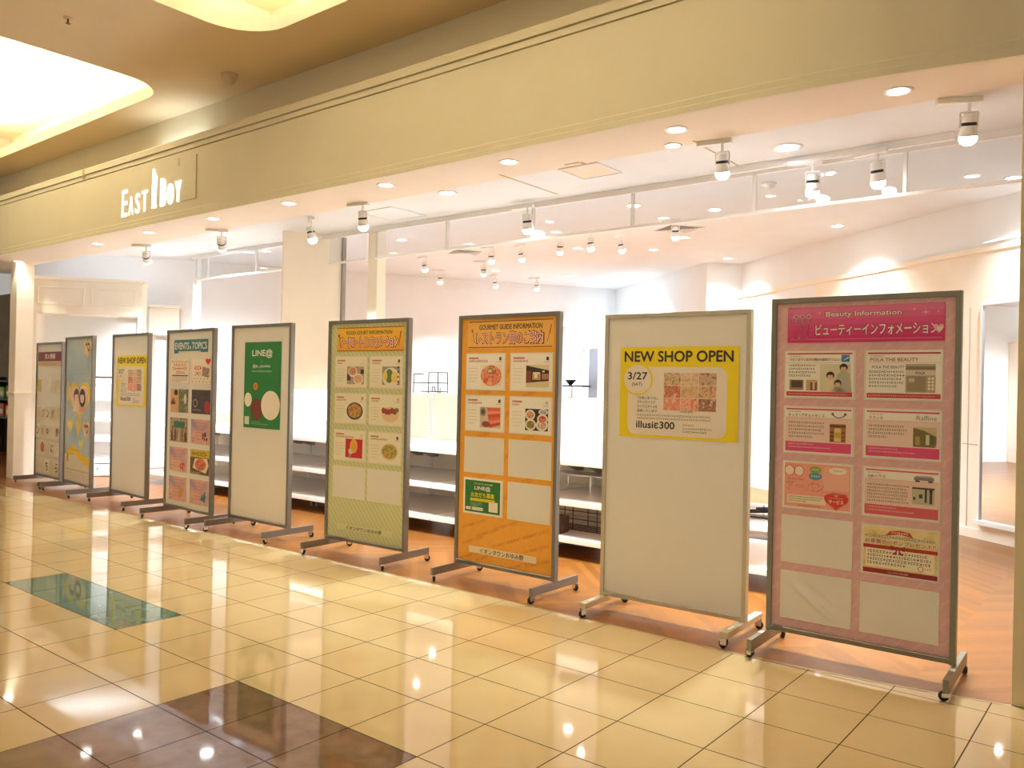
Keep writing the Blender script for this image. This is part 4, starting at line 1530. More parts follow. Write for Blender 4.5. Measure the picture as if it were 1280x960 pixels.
def fl_red(s, x0, x1, z0, z1):
    s.rect(x0, x1, z0, z1, ink('#f3e8d6'), 1)
    for i in range(12):
        s.ell(x0 + 0.02 + 0.029 * i, z1 - 0.020 - 0.012 * (i % 2), 0.010, 0.010, ink(['#e08a7c', '#9cb07c', '#e8c07c'][i % 3]), 2, 10)
    s.scrib(x0 + 0.05, x1 - 0.05, z1 - 0.070, 0.024, ink('#d8584a'), 2, 0.1)
    s.scrib(x0 + 0.03, x1 - 0.03, z1 - 0.110, 0.030, ink('#d8443a'), 2, 0.1)
    s.scrib(x0 + 0.10, x1 - 0.08, z1 - 0.150, 0.028, ink('#d8443a'), 2, 0.1)
    s.rect(x0 + 0.02, x1 - 0.02, z0 + 0.072, z0 + 0.084, ink('#5c5048'), 2)
    s.para(x0 + 0.02, x1 - 0.02, z0 + 0.064, 4, 0.010, 0.0145, ink('#9c6a58'), 2)


def fl_heart(s, x0, x1, z0, z1):
    s.rect(x0, x1, z0, z1, ink('#f3e8d6'), 1)
    s.heart(x1 - 0.058, z1 - 0.030, 0.098, 0.070, ink('#d8382e'), 3)
    s.scrib(x0 + 0.04, x0 + 0.18, z1 - 0.110, 0.040, ink('#d8503e'), 2, 0.05)
    s.scrib(x0 + 0.06, x0 + 0.16, z1 - 0.160, 0.034, ink('#d8503e'), 2, 0.05)
    s.poly([(x1 - 0.16, z1 - 0.075), (x1 - 0.03, z1 - 0.095), (x1 - 0.05, z1 - 0.185), (x1 - 0.17, z1 - 0.165)], mat_photo('heart_flyer_photo', ['#7c5a54', '#c49a90', '#5c4844'], 50.0), 2)
    for i in range(16):
        s.ell(x0 + 0.015 + 0.022 * i, z0 + 0.02 + 0.03 * ((i * 7) % 3), 0.007, 0.009, ink(['#c4584c', '#8ca06c', '#d8a84c'][i % 3]), 2, 8)


def fl_two(s, x0, x1, z0, z1):
    s.rect(x0, x0 + 0.17, z0, z1, ink('#d9ae7e'), 1)
    s.rect(x0 + 0.17, x1, z0, z1, mat_photo('green_flyer_photo', ['#4a5a34', '#8c9a68', '#5c4434', '#e0c8b0'], 24.0), 1)
    s.ell(x0 + 0.11, z1 - 0.035, 0.038, 0.030, ink('#3c2c24'), 2)
    s.rect(x0 + 0.01, x0 + 0.10, z0 + 0.08, z0 + 0.115, ink('#6a3c28'), 2)
    s.ell(x0 + 0.055, z0 + 0.125, 0.03, 0.02, ink('#b2503a'), 2)
    s.ell(x1 - 0.06, z0 + 0.14, 0.024, 0.05, ink('#f0ddc8'), 2)


def fl_dark(s, x0, x1, z0, z1):
    s.rect(x0, x1, z0, z1, mat_photo('dark_flyer_photo', ['#2c1f1c', '#54403a', '#3a2a26'], 20.0), 1)
    s.ell(x0 + 0.075, z0 + 0.105, 0.042, 0.044, ink('#9c8a80'), 2)
    s.ell(x0 + 0.075, z0 + 0.105, 0.026, 0.028, ink('#3c2c28'), 3)
    s.ell(x1 - 0.062, z0 + 0.070, 0.056, 0.062, ink('#a83a2c'), 2)
    s.scrib(x0 + 0.03, x0 + 0.18, z0 + 0.03, 0.014, ink('#cfc0b0'), 2)


def fl_green(s, x0, x1, z0, z1):
    s.rect(x0, x1, z0, z1, mat_photo('bottle_flyer_photo', ['#7c5a3c', '#c4a888', '#5c4030'], 22.0), 1)
    s.rect(x0 + 0.08, x1 - 0.06, z1 - 0.100, z1 - 0.034, ink('#2f8058'), 2)
    for i, c in enumerate(('#5c3424', '#6a4030', '#c9b69c', '#8c6a4c', '#5c2c28')):
        s.rect(x0 + 0.03 + 0.068 * i, x0 + 0.065 + 0.068 * i, z0 + 0.01, z0 + 0.10 + 0.02 * (i % 2), ink(c), 2)
        s.rect(x0 + 0.041 + 0.068 * i, x0 + 0.054 + 0.068 * i, z0 + 0.10, z0 + 0.145, ink(c), 2)


def fl_pastel(acc, cx, cz, n):
    def f(s, x0, x1, z0, z1):
        s.rect(x0, x1, z0, z1, mat_photo('pastel_flyer_%s' % acc.strip('#'), ['#8c84a4', '#c8a4ac', '#e2b2a0', '#d8b49c'], 5.0), 1)
        for i in range(6):
            s.scrib(x0 + 0.08 + 0.02 * (i % 2), x1 - 0.06 - 0.03 * (i % 3), z1 - 0.040 - 0.032 * i, 0.016, ink('#d06c68'), 2, 0.3)
        for i in range(n):
            s.ell(x0 + cx + 0.026 * (i % 3) + R.uniform(-0.012, 0.012), z0 + cz + 0.030 * (i // 3) + R.uniform(-0.012, 0.012), R.uniform(0.010, 0.019), R.uniform(0.012, 0.026), ink(acc), 3, 14)
        s.scrib(x0 + 0.02, x0 + 0.08, z0 + 0.02, 0.012, ink('#5c5068'), 2)
        s.scrib(x0 + 0.02, x0 + 0.08, z0 + 0.05, 0.012, ink('#5c5068'), 2)
    return f


def fl_yellow(s, x0, x1, z0, z1):
    s.rect(x0, x1, z0, z1, ink('#6a5034'), 1)
    s.rect(x0, x1, z1 - 0.075, z1, ink('#d8bc34'), 2)
    s.scrib(x0 + 0.03, x1 - 0.03, z1 - 0.060, 0.040, ink('#6a5a1c'), 3, 0.1)
    s.poly([(x0 + 0.05, z0 + 0.06), (x1 - 0.06, z0 + 0.02), (x1 - 0.01, z0 + 0.10), (x1 - 0.04, z0 + 0.165), (x0 + 0.09, z0 + 0.155)], ink('#e8dcc0'), 2)
    s.ell(x0 + 0.20, z0 + 0.100, 0.105, 0.058, mat_photo('roast_photo', ['#a83c24', '#d8683c', '#e8a07c'], 40.0), 3)
    s.rect(x0, x0 + 0.20, z0, z0 + 0.024, ink('#9c8464'), 4)


EG = 'flyers in the pockets of the EVENTS board'
e0, e1 = (-0.368, -0.008), (0.058, 0.420)
FL = [(e0, EROWS[0], fl_red, 'white flyer with red lettering, top left of the EVENTS board'),
      (e1, EROWS[0], fl_heart, 'white flyer with a red heart corner, top right of the EVENTS board'),
      (e0, EROWS[1], fl_two, 'green and tan photo flyer, second row left of the EVENTS board'),
      (e1, EROWS[1], fl_dark, 'dark brown photo flyer on the EVENTS board'),
      (e0, EROWS[2], fl_green, 'bottle photo flyer with a green patch on the EVENTS board'),
      (e1, EROWS[2], fl_pastel('#7c3c2c', 0.24, 0.06, 6), 'pastel flyer with dark brown shapes, third row right of the EVENTS board'),
      (e0, EROWS[3], fl_pastel('#d8483c', 0.24, 0.04, 6), 'pastel flyer with red shapes, fourth row left of the EVENTS board'),
      (e1, EROWS[3], fl_yellow, 'flyer with yellow top and roast food photo on the EVENTS board'),
      (e0, EROWS[4], fl_pastel('#e09a4c', 0.22, 0.06, 9), 'pastel flyer with orange shapes, bottom left of the EVENTS board'),
      (e1, EROWS[4], fl_pastel('#3f8aa0', 0.24, 0.05, 9), 'pastel flyer with teal shapes, bottom right of the EVENTS board')]
for (xx, rr, fn, lab) in FL:
    print_sheet(bd, *xx, rr[0] + 0.004, rr[1] - 0.004, fn, 'event_flyer', lab, 'flyer', EG)

# ---- second whiteboard with the yellow poster
bd = make_board(-6.528, 0.277, -0.053, 0.936, 0.106, 1.926, M_FRAME, 'glossy cream whiteboard in a grey frame with the far NEW SHOP OPEN poster', mat('glossy_whiteboard', '#eeeae0', 0.05, 0.0, coat=0.5))
finish_panel(bd)
print_sheet(bd, -0.343, 0.434, 1.108, 1.684, opening_poster, 'opening_poster', 'far yellow NEW SHOP OPEN poster on the glossy grey framed whiteboard', 'poster', 'yellow opening posters', paper='#f2e4c4')

# ---- blue photo poster board
M_BLUEP = mat_photo('blue_grey_print', ['#9fb3bd', '#b3c2c6', '#c3c8c4'], 2.0, 0.12)
bd = make_board(-7.840, 0.288, -0.084, 0.934, 0.105, 1.923, M_FRAME, 'blue poster board with yellow hearts and couple portraits, second from the left', M_BLUEP)
p = bd.panel
p.oy = bd.py
YH = ink('#edcf3a')
p.rect(-0.435, 0.435, 0.135, 0.46, ink('#e4d8c4'), 1)


def couple(s, cx, cz, w, h, k):
    s.heart(cx, cz, w, h, YH, k)
    s.heart(cx, cz + 0.01 * h, w * 0.80, h * 0.78, ink('#f0c9b4'), k + 1)
    for sx, dark in ((-1, '#5a4434'), (1, '#33261f')):
        hx, hz = cx + sx * w * 0.135, cz + h * 0.16
        s.poly([(hx - w * 0.15, cz - h * 0.22), (hx + w * 0.13, cz - h * 0.24), (hx + w * 0.11, hz - h * 0.18), (hx - w * 0.11, hz - h * 0.18)], ink('#e6a890' if sx > 0 else '#f0d2bc'), k + 1.5)
        s.ell(hx, hz, w * 0.125, h * 0.170, ink(dark), k + 2)
        if sx > 0:
            s.ell(hx, hz - h * 0.07, w * 0.140, h * 0.20, ink(dark), k + 2)
        s.ell(hx - sx * w * 0.006, hz - h * 0.045, w * 0.088, h * 0.135, ink('#f6d8c0'), k + 3)
        s.poly([(hx - w * 0.095, hz + h * 0.02), (hx + w * 0.095, hz + h * 0.035), (hx + w * 0.06, hz + h * 0.13), (hx - w * 0.06, hz + h * 0.13)], ink(dark), k + 4)
        for e in (-1, 1):
            s.rect(hx - sx * w * 0.006 + e * w * 0.026 - w * 0.011, hx - sx * w * 0.006 + e * w * 0.026 + w * 0.011, hz - h * 0.036, hz - h * 0.026, ink('#4a3830'), k + 4)
        s.rect(hx - w * 0.022, hx + w * 0.016, hz - h * 0.105, hz - h * 0.094, ink('#c4685c'), k + 4)


couple(p, 0.04, 1.115, 0.74, 0.50, 2)
couple(p, 0.285, 0.775, 0.25, 0.24, 2)
couple(p, 0.275, 1.765, 0.26, 0.24, 2)
p.heart(-0.26, 0.80, 0.20, 0.22, YH, 2)
p.heart(-0.26, 0.80, 0.14, 0.15, ink('#f0d8b4'), 3)
p.heart(0.03, 0.79, 0.17, 0.24, ink('#e2c24c'), 2)
p.heart(0.12, 0.60, 0.14, 0.14, ink('#d8cf68'), 2)
p.ell(-0.36, 1.24, 0.06, 0.13, ink('#d3c8a0'), 1.5)
p.ell(0.40, 1.42, 0.035, 0.18, ink('#bcc0a2'), 1.5)
p.scrib(-0.22, 0.26, 1.505, 0.018, ink('#7f99a8'), 2)
p.scrib(-0.16, 0.26, 1.455, 0.022, ink('#6f8c9c'), 2)
rib = [(-0.40, 0.40), (-0.36, 0.50), (-0.20, 0.585), (-0.02, 0.55), (0.20, 0.475), (0.43, 0.445), (0.43, 0.335), (0.22, 0.365), (0.0, 0.445), (-0.20, 0.475), (-0.30, 0.42), (-0.36, 0.34)]
p.poly(rib, ink('#efc824'), 3)
p.scrib(-0.18, 0.10, 0.51, 0.026, ink('#b58a1c'), 4)
p.rect(-0.33, -0.30, 0.37, 0.47, ink('#8c7424'), 4)
p.scrib(-0.40, 0.40, 0.265, 0.018, ink('#8c8068'), 2)
p.scrib(-0.36, 0.42, 0.225, 0.010, ink('#b5a68c'), 2)
p.scrib(-0.36, 0.42, 0.195, 0.010, ink('#b5a68c'), 2)
finish_panel(bd)

# ---- job notice board, far left
bd = make_board(-8.934, 0.386, -0.054, 0.923, 0.092, 1.876, M_FRAME, 'job notice board with a dark maroon banner, leftmost of the row', mat('pale_job_board', '#e6dece', 0.25))
finish_panel(bd)


def job_banner(s, x0, x1, z0, z1):
    s.rect(x0, x1, z0 + 0.0, z1, ink('#7c2430'), 1)
    s.text('求人情報', x0 + 0.24, x1 - 0.22, z0 + 0.030, z1 - 0.024, WHT, 2, 0.02, 3)


print_sheet(bd, -0.404, 0.424, 1.627, 1.750, job_banner, 'banner', 'maroon banner with white Japanese lettering', None, part=True, paper='#7c2430', lift=0.002)


def job_sub(s, x0, x1, z0, z1):
    s.scrib(x0 + 0.16, x1 - 0.18, z0 + 0.016, 0.026, ink('#a8804c'), 1)


print_sheet(bd, -0.404, 0.424, 1.560, 1.622, job_sub, 'banner', 'tan strip under the maroon banner', None, part=True, paper='#d9b886', lift=0.002)
JOB = {1: ['', 'ズ', 'ン', 'ダ', ''], 2: ['ン', 'お', 'ゆ', '', '野'], 3: ['', 'ー', '', 'に', ''], 4: ['', '', 'ち', '', 'ら']}
JC = ['#4a4440', '#c4685c', '#5c5048', '#4a6a48', '#5c4a44']
rname = {0: 'top', 1: 'second', 2: 'third', 3: 'fourth', 4: 'bottom'}
cname = ['first', 'second', 'third', 'fourth', 'fifth']
for ri in range(5):
    zb = (1.215, 0.830, 0.600, 0.385, 0.135)[ri]
    ht = (0.175, 0.20, 0.185, 0.185, 0.20)[ri]
    for ci in range(5):
        xa = -0.425 + 0.170 * ci
        if ri == 0 and ci not in (0, 3, 4):
            continue
        pocket(bd, xa, xa + 0.158, zb, zb + ht)
        ch = JOB.get(ri, [''] * 5)[ci]

        def notice(s, x0, x1, z0, z1, ch=ch, ci=ci, ri=ri):
            if ri == 0 and ci == 0:
                s.rect(x0, x1, z0, z1, ink('#cdbb5c'), 1)
            if ch:
                s.text(ch, x0 + 0.034, x1 - 0.034, z0 + 0.045, z1 - 0.035, ink(JC[ci]), 2, 0.03)
            else:
                s.para(x0 + 0.014, x1 - 0.014, z1 - 0.020, 5, 0.010, 0.026, ink(['#c9a888', '#a89880', '#d8b48c'][(ri + ci) % 3]), 2)
        print_sheet(bd, xa + 0.004, xa + 0.154, zb + 0.004, zb + ht - 0.004, notice, 'job_notice',
                    'small job notice, %s from left in the %s row of the maroon bannered board' % (cname[ci], rname[ri]), 'notice', 'job notices on the far left board', paper=['#e6dabc', '#ece2c8', '#e2d4b4'][(ri * 2 + ci) % 3])

# ================================================================== shop sign on the fascia
SIGN_Y = edge_y(-5.6) + 0.004
sign = empty('shop_sign', (-5.55, SIGN_Y, 3.14))
tag(sign, 'lit white EAST BOY letter sign with a small figure on the cream fascia', 'sign')


def raised_text(b, s, x0, x1, z0, z1, depth, m, off=0.0):
    v, f = glyphs(s, off, 3)
    mn, mx = v.min(0), v.max(0)
    pts = [(x0 + (q[0] - mn[0]) * (x1 - x0) / (mx[0] - mn[0]), z0 + (q[1] - mn[1]) * (z1 - z0) / (mx[1] - mn[1])) for q in v]
    n = len(pts)
    edges = {}
    for fc in f:
        for i in range(len(fc)):
            e = (fc[i], fc[(i + 1) % len(fc)])
            edges[e] = edges.get(e, 0) + 1
    rim = [e for e in edges if (e[1], e[0]) not in edges]
    b.add([(x, -depth, z) for x, z in pts] + [(x, 0.012, z) for x, z in pts],
          list(f) + [(e[1], e[0], e[0] + n, e[1] + n) for e in rim], m)


for ch, x0, x1, z0, z1, off in (('E', -0.590, -0.480, 0.0, 0.285, 0.0), ('A', -0.440, -0.350, 0.005, 0.200, 0.0), ('S', -0.300, -0.215, 0.005, 0.215, 0.0), ('T', -0.165, -0.060, 0.010, 0.225, 0.0),
                                ('B', 0.210, 0.305, 0.020, 0.300, 0.02), ('O', 0.345, 0.445, 0.020, 0.230, 0.03), ('Y', 0.485, 0.590, 0.030, 0.235, 0.0)):
    b = MB()
    raised_text(b, ch, x0, x1, z0, z1, 0.004, M_SIGN, off)
    b.build('letter', sign)
b = MB()
fig = [(0.035, 0.02), (0.155, 0.02), (0.155, 0.05), (0.135, 0.06), (0.140, 0.20), (0.160, 0.28), (0.158, 0.345), (0.125, 0.330), (0.115, 0.375), (0.090, 0.385), (0.085, 0.42), (0.058, 0.425), (0.052, 0.385), (0.060, 0.345), (0.045, 0.20), (0.050, 0.06)]
fig = [(0.010 + 0.72 * x, z) for x, z in fig]
pl = [Vector((x, z, 0)) for x, z in fig]
n = len(fig)
tri = [tuple(t) for t in tessellate_polygon([pl])]
b.add([(x, -0.004, z) for x, z in fig] + [(x, 0.012, z) for x, z in fig], tri + [(i, (i + 1) % n, n + (i + 1) % n, n + i) for i in range(n)], M_SIGN)
b.build('figure', sign)

# ================================================================== shelving units behind the boards
U0 = -8.32
UL = 1.10
YF, YB = 1.36, 2.50


def make_unit(open_back=False):
    r = empty('shelving_unit', (0, 0, 0))
    L = UL - 0.004
    b = MB()
    b.box(0, L, 0.0, YB - YF - 0.02, 0.775, 0.812, M_SHELF, 0.004)
    b.build('counter_top', r)
    for zt in (0.480, 0.175):
        b = MB()
        b.box(0.004, L - 0.004, 0.01, YB - YF - 0.03, zt - 0.022, zt, M_SHELF)
        b.box(0.004, L - 0.004, 0.0, 0.014, zt - 0.042, zt + 0.003, M_SHELFEDGE, 0.003)
        b.build('shelf', r)
    if not open_back:
        b = MB()
        b.box(0.03, L - 0.03, YB - YF - 0.015, YB - YF + 0.005, 0.10, 1.300, M_CREAMWALL)
        b.build('back_panel', r)
        b = MB()
        b.box(0.0, L, YB - YF - 0.04, YB - YF + 0.03, 1.300, 1.325, M_SHELFEDGE, 0.003)
        b.build('cap_rail', r)
    else:
        b = MB()
        b.box(0.03, L - 0.03, YB - YF - 0.015, YB - YF + 0.005, 0.812, 1.300, M_CREAMWALL)
        b.build('back_panel', r)
        b = MB()
        b.box(0.0, L, YB - YF - 0.04, YB - YF + 0.03, 1.300, 1.325, M_SHELFEDGE, 0.003)
        b.build('cap_rail', r)
    for x in (0.0, L - 0.03):
        b = MB()
        b.box(x, x + 0.03, YB - YF - 0.03, YB - YF + 0.02, 0.0, 1.300, M_WHITEMETAL, 0.002)
        for k in range(14):                                   # slots for the shelf brackets
            b.box(x + 0.011, x + 0.019, YB - YF - 0.0305, YB - YF - 0.029, 0.85 + 0.03 * k, 0.866 + 0.03 * k, M_BRACKET)
        b.build('upright', r)
    for x in (0.10, L - 0.14):
        for zt in (0.775, 0.458):
            b = MB()
            b.add([(x, 0.62, zt), (x + 0.04, 0.62, zt), (x + 0.04, 1.10, zt), (x, 1.10, zt), (x, 1.02, zt - 0.16), (x + 0.04, 1.02, zt - 0.16), (x + 0.04, 1.10, zt - 0.16), (x, 1.10, zt - 0.16)],
                  [(0, 1, 2, 3), (7, 6, 5, 4), (0, 4, 5, 1), (2, 6, 7, 3), (0, 3, 7, 4), (1, 5, 6, 2)], M_BRACKET)
            b.build('bracket', r)
    for x in (0.02, L - 0.06):
        b = MB()
        b.box(x, x + 0.04, 0.35, YB - YF - 0.03, 0.0, 0.155, M_BRACKET)
        b.build('base_leg', r)
    return r


unit = make_unit()
ULAB = ['white shelving unit at the far left end of the counter row, behind the EVENTS board',
        'white shelving unit second from the left, between the EVENTS and LINE@ boards',
        'white shelving unit behind the left part of the LINE@ whiteboard',
        'white shelving unit seen left of the green FOOD COURT board',
        'white shelving unit behind the green FOOD COURT board',
        'white shelving unit seen right of the green FOOD COURT board',
        'white shelving unit seen right of the orange GOURMET GUIDE board',
        'white open backed shelving unit in the gap beside the pink board']
for i in range(8):
    if i == 7:
        o = make_unit(True)
    else:
        o = unit if i == 0 else copy_tree(unit)
    o.location = (U0 + UL * i, YF, 0)
    tag(o, ULAB[i], 'shelving', 'white shelving units in a row behind the boards')


# ---- small things on the shelving
def wire_rack(x0, x1, y, z, h, label):
    r = empty('wire_rack', ((x0 + x1) / 2, y, z))
    w = (x1 - x0) / 2
    t = 0.006
    m = w * 0.1
    segs = {'left_frame': [((-w, 0, 0.0), (-w, 0, h * 0.92)), ((-w, 0, h * 0.92), (-m * 4, 0, h * 0.92)), ((-w, 0, h * 0.5), (-m * 0.5, 0, h * 0.5)), ((-m * 4, -0.1, h * 0.92), (-m * 4, 0, h * 0.92)), ((-w, -0.12, 0.0), (-w, -0.12, h * 0.6))],
            'right_frame': [((-m, 0, 0.0), (-m, 0, h)), ((w, 0, 0.0), (w, 0, h)), ((-m, 0, h), (w, 0, h)), ((-m, 0, h * 0.5), (w, 0, h * 0.5)), ((w * 0.45, 0, 0.0), (w * 0.45, 0, h)), ((-m, 0, 0.02), (w, 0, 0.02)), ((-m, -0.12, 0.02), (w, -0.12, 0.02)), ((-m, -0.12, 0.02), (-m, 0, 0.02)), ((w, -0.12, 0.02), (w, 0, 0.02)), ((w, -0.12, 0.0), (w, -0.12, h * 0.3))],
            'hook': [((w * 0.33, -0.06, 0.02), (w * 0.33, -0.06, h * 0.30)), ((w * 0.33, -0.06, h * 0.30), (w * 0.50, -0.06, h * 0.30)), ((w * 0.50, -0.06, h * 0.30), (w * 0.50, -0.06, 0.02))]}
    for nme, ss in segs.items():
        b = MB()
        for a, c in ss:
            b.tube(a, c, t, M_BLACKWIRE, 8)
        b.build(nme, r)
    tag(r, label, 'rack')


wire_rack(-4.24, -3.70, 2.50, 1.325, 0.235, 'black wire display rack on the shelving cap, right of the FOOD COURT board')

r = empty('display_rail', (-6.20, 2.50, 1.325))
b = MB()
b.tube((-0.62, 0, 0.135), (0.52, 0, 0.135), 0.008, M_WHITEMETAL, 8)
b.build('bar', r)
for x in (-0.45, 0.02, 0.42):
    b = MB()
    b.tube((x, 0, 0.0), (x, 0, 0.150), 0.010, M_BRACKET, 8)
    b.tube((x, 0, 0.150), (x, -0.06, 0.165), 0.007, M_BRACKET, 8)
    b.build('stem', r)
tag(r, 'white display rail on stems above the shelving, left of the FOOD COURT board', 'rail')

# slatted crate on the counter between the events and LINE@ boards
cw = onz_crate = (-7.93, 2.28)
r = empty('wooden_crate', (-7.93, 2.22, 0.812), 0.1)
M_CRATE = mat_photo('pale_crate_wood', ['#c99a5c', '#dcb47c', '#b98a50'], 12.0, 0.6)
for sx in (-1, 1):
    b = MB()
    b.box(sx * 0.19 - 0.009, sx * 0.19 + 0.009, -0.13, 0.13, 0, 0.17, M_CRATE)
    b.build('end_board', r)
for sy in (-1, 1):
    for k in range(3):
        b = MB()
        b.box(-0.20, 0.20, sy * 0.135 - 0.006, sy * 0.135 + 0.006, 0.004 + 0.058 * k, 0.052 + 0.058 * k, M_CRATE)
        b.build('slat', r)
b = MB()
b.box(-0.18, 0.18, -0.128, 0.128, 0.0, 0.012, M_CRATE)
b.build('base_board', r)
tag(r, 'pale wooden slatted crate on the white counter left of the LINE@ board', 'crate')

M_CARD = mat_photo('brown_cardboard', ['#8a6a4a', '#9c7a58'], 6.0, 0.8)
M_DKBOX = mat_photo('dark_brown_box', ['#4c3426', '#5f4330'], 6.0, 0.7)


def flap_box(name, x, y, z, w, d, h, m, label, rz=0.0):
    r = empty(name, (x, y, z), rz)
    b = MB()
    t = 0.006
    b.box(-w / 2, w / 2, -d / 2, d / 2, 0, t, m)
    for (x0, x1, y0, y1) in ((-w / 2, w / 2, -d / 2, -d / 2 + t), (-w / 2, w / 2, d / 2 - t, d / 2), (-w / 2, -w / 2 + t, -d / 2, d / 2), (w / 2 - t, w / 2, -d / 2, d / 2)):
        b.box(x0, x1, y0, y1, t, h, m)
    b.build('body', r)
    b = MB()
    b.box(-w / 2, w / 2, -d / 2, -0.002, h, h + t, m)
    b.box(-w / 2, w / 2, 0.002, d / 2, h, h + t, m)
    b.build('flap', r)
    tag(r, label, 'box')


flap_box('cardboard_box', -1.50, 1.53, 0.178, 0.21, 0.16, 0.135, M_DKBOX, 'small dark brown box on the bottom shelf right of the orange board', 0.12)
flap_box('cardboard_box', -7.88, 1.80, 0.483, 0.46, 0.34, 0.10, M_DKBOX, 'flat dark brown box under the counter left of the EVENTS board')
flap_box('cardboard_box', -7.94, 1.66, 0.178, 0.11, 0.10, 0.13, M_CRATE, 'little tan box on the bottom shelf left of the EVENTS board')

# low chrome riser on the middle shelf, wire basket rail on the bottom shelf, riser on the cap
r = empty('chrome_riser', (-1.35, 1.95, 0.483))
b = MB()
b.box(-0.42, 0.42, -0.14, 0.14, 0.155, 0.168, mat('clear_grey_acrylic', '#cfccca', 0.15))
b.build('top_plate', r)
for x in (-0.38, 0.02, 0.38):
    for y in (-0.12, 0.12):
        b = MB()
        b.tube((x, y, 0.0), (x, y, 0.156), 0.008, M_CHROME, 8)
        b.build('leg', r)
tag(r, 'low chrome legged riser on the middle shelf right of the orange board', 'riser')
r = empty('wire_basket', (-1.42, 1.82, 0.178))
for nme, ss in {'rim': [((-0.5, -0.12, 0.17), (0.5, -0.12, 0.17)), ((-0.5, 0.12, 0.17), (0.5, 0.12, 0.17)), ((-0.5, -0.12, 0.17), (-0.5, 0.12, 0.17)), ((0.5, -0.12, 0.17), (0.5, 0.12, 0.17)),
                        ((-0.5, -0.12, 0.10), (0.5, -0.12, 0.10))],
                'upright_wires': [((x, y, 0.004), (x, y, 0.20 if abs(x) < 0.3 else 0.175)) for x in (-0.5, -0.25, 0.0, 0.25, 0.5) for y in (-0.12, 0.12)],
                'floor_wires': [((-0.5, y, 0.006), (0.5, y, 0.006)) for y in (-0.12, -0.06, 0.0, 0.06, 0.12)]}.items():
    b = MB()
    for a, c in ss:
        b.tube(a, c, 0.004, mat('dark_brown_wire', '#4a332c', 0.4, 0.4), 6)
    b.build(nme, r)
tag(r, 'dark wire basket on the bottom shelf right of the orange board', 'basket')
r = empty('pedestal_riser', (-2.02, 2.49, 1.325))
b = MB()
b.tube((0, 0, 0.12), (0, 0, 0.175), 0.012, M_BLACKWIRE, 12, 0.062)
b.build('cup', r)
b = MB()
b.box(-0.05, 0.20, -0.07, 0.07, 0.105, 0.122, M_BLACKWIRE, 0.003)
b.build('plate', r)
b = MB()
b.tube((0.02, 0, 0), (0.02, 0, 0.106), 0.008, M_CHROME, 8)
b.tube((0.02, 0, 0), (0.02, 0, 0.006), 0.05, M_CHROME, 16)
b.build('stem', r)
tag(r, 'small black pedestal riser on the shelving cap right of the orange board', 'riser')
# spectacle-shaped black stand seen in the narrow gap
r = empty('hook_stand', (0.28, 1.72, 0.483))
b = MB()
for k in range(3):
    b.tube((-0.14 + 0.05 * k, -0.05, 0.03 + 0.02 * k), (0.10 + 0.05 * k, 0.02, 0.05 + 0.02 * k), 0.007, M_BLACKWIRE, 8)
b.build('hooks', r)
b = MB()
b.box(-0.16, 0.2, -0.06, 0.06, 0.0, 0.01, M_BLACKWIRE, 0.003)
b.tube((0, 0, 0.01), (0, 0, 0.09), 0.006, M_CHROME, 8)
b.build('base', r)
tag(r, 'small black hook stand on the shelf in the gap left of the pink board', 'stand')


# rolling low unit behind, its castors seen through the narrow gap
r = empty('rolling_table', (-0.55, 3.45, 0))
b = MB()
b.box(-0.55, 0.55, -0.35, 0.35, 0.60, 0.64, M_SHELF, 0.004)
b.build('table_top', r)
b = MB()
b.box(-0.52, 0.52, -0.32, 0.32, 0.10, 0.13, M_SHELF, 0.003)
b.build('lower_shelf', r)
for sx in (-1, 1):
    for sy in (-1, 1):
        b = MB()
        b.box(sx * 0.52 - 0.015, sx * 0.52 + 0.015, sy * 0.32 - 0.015, sy * 0.32 + 0.015, 0.07, 0.60, M_WHITEMETAL)
        b.build('leg', r)
        make_caster(r, sx * 0.52, sy * 0.32, 0.07, R.uniform(-1, 1))
tag(r, 'low white rolling table behind the shelving, beyond the narrow gap', 'table')

# ================================================================== white wall cabinets on the left
CD = Vector((0.5845, 0.8114, 0))


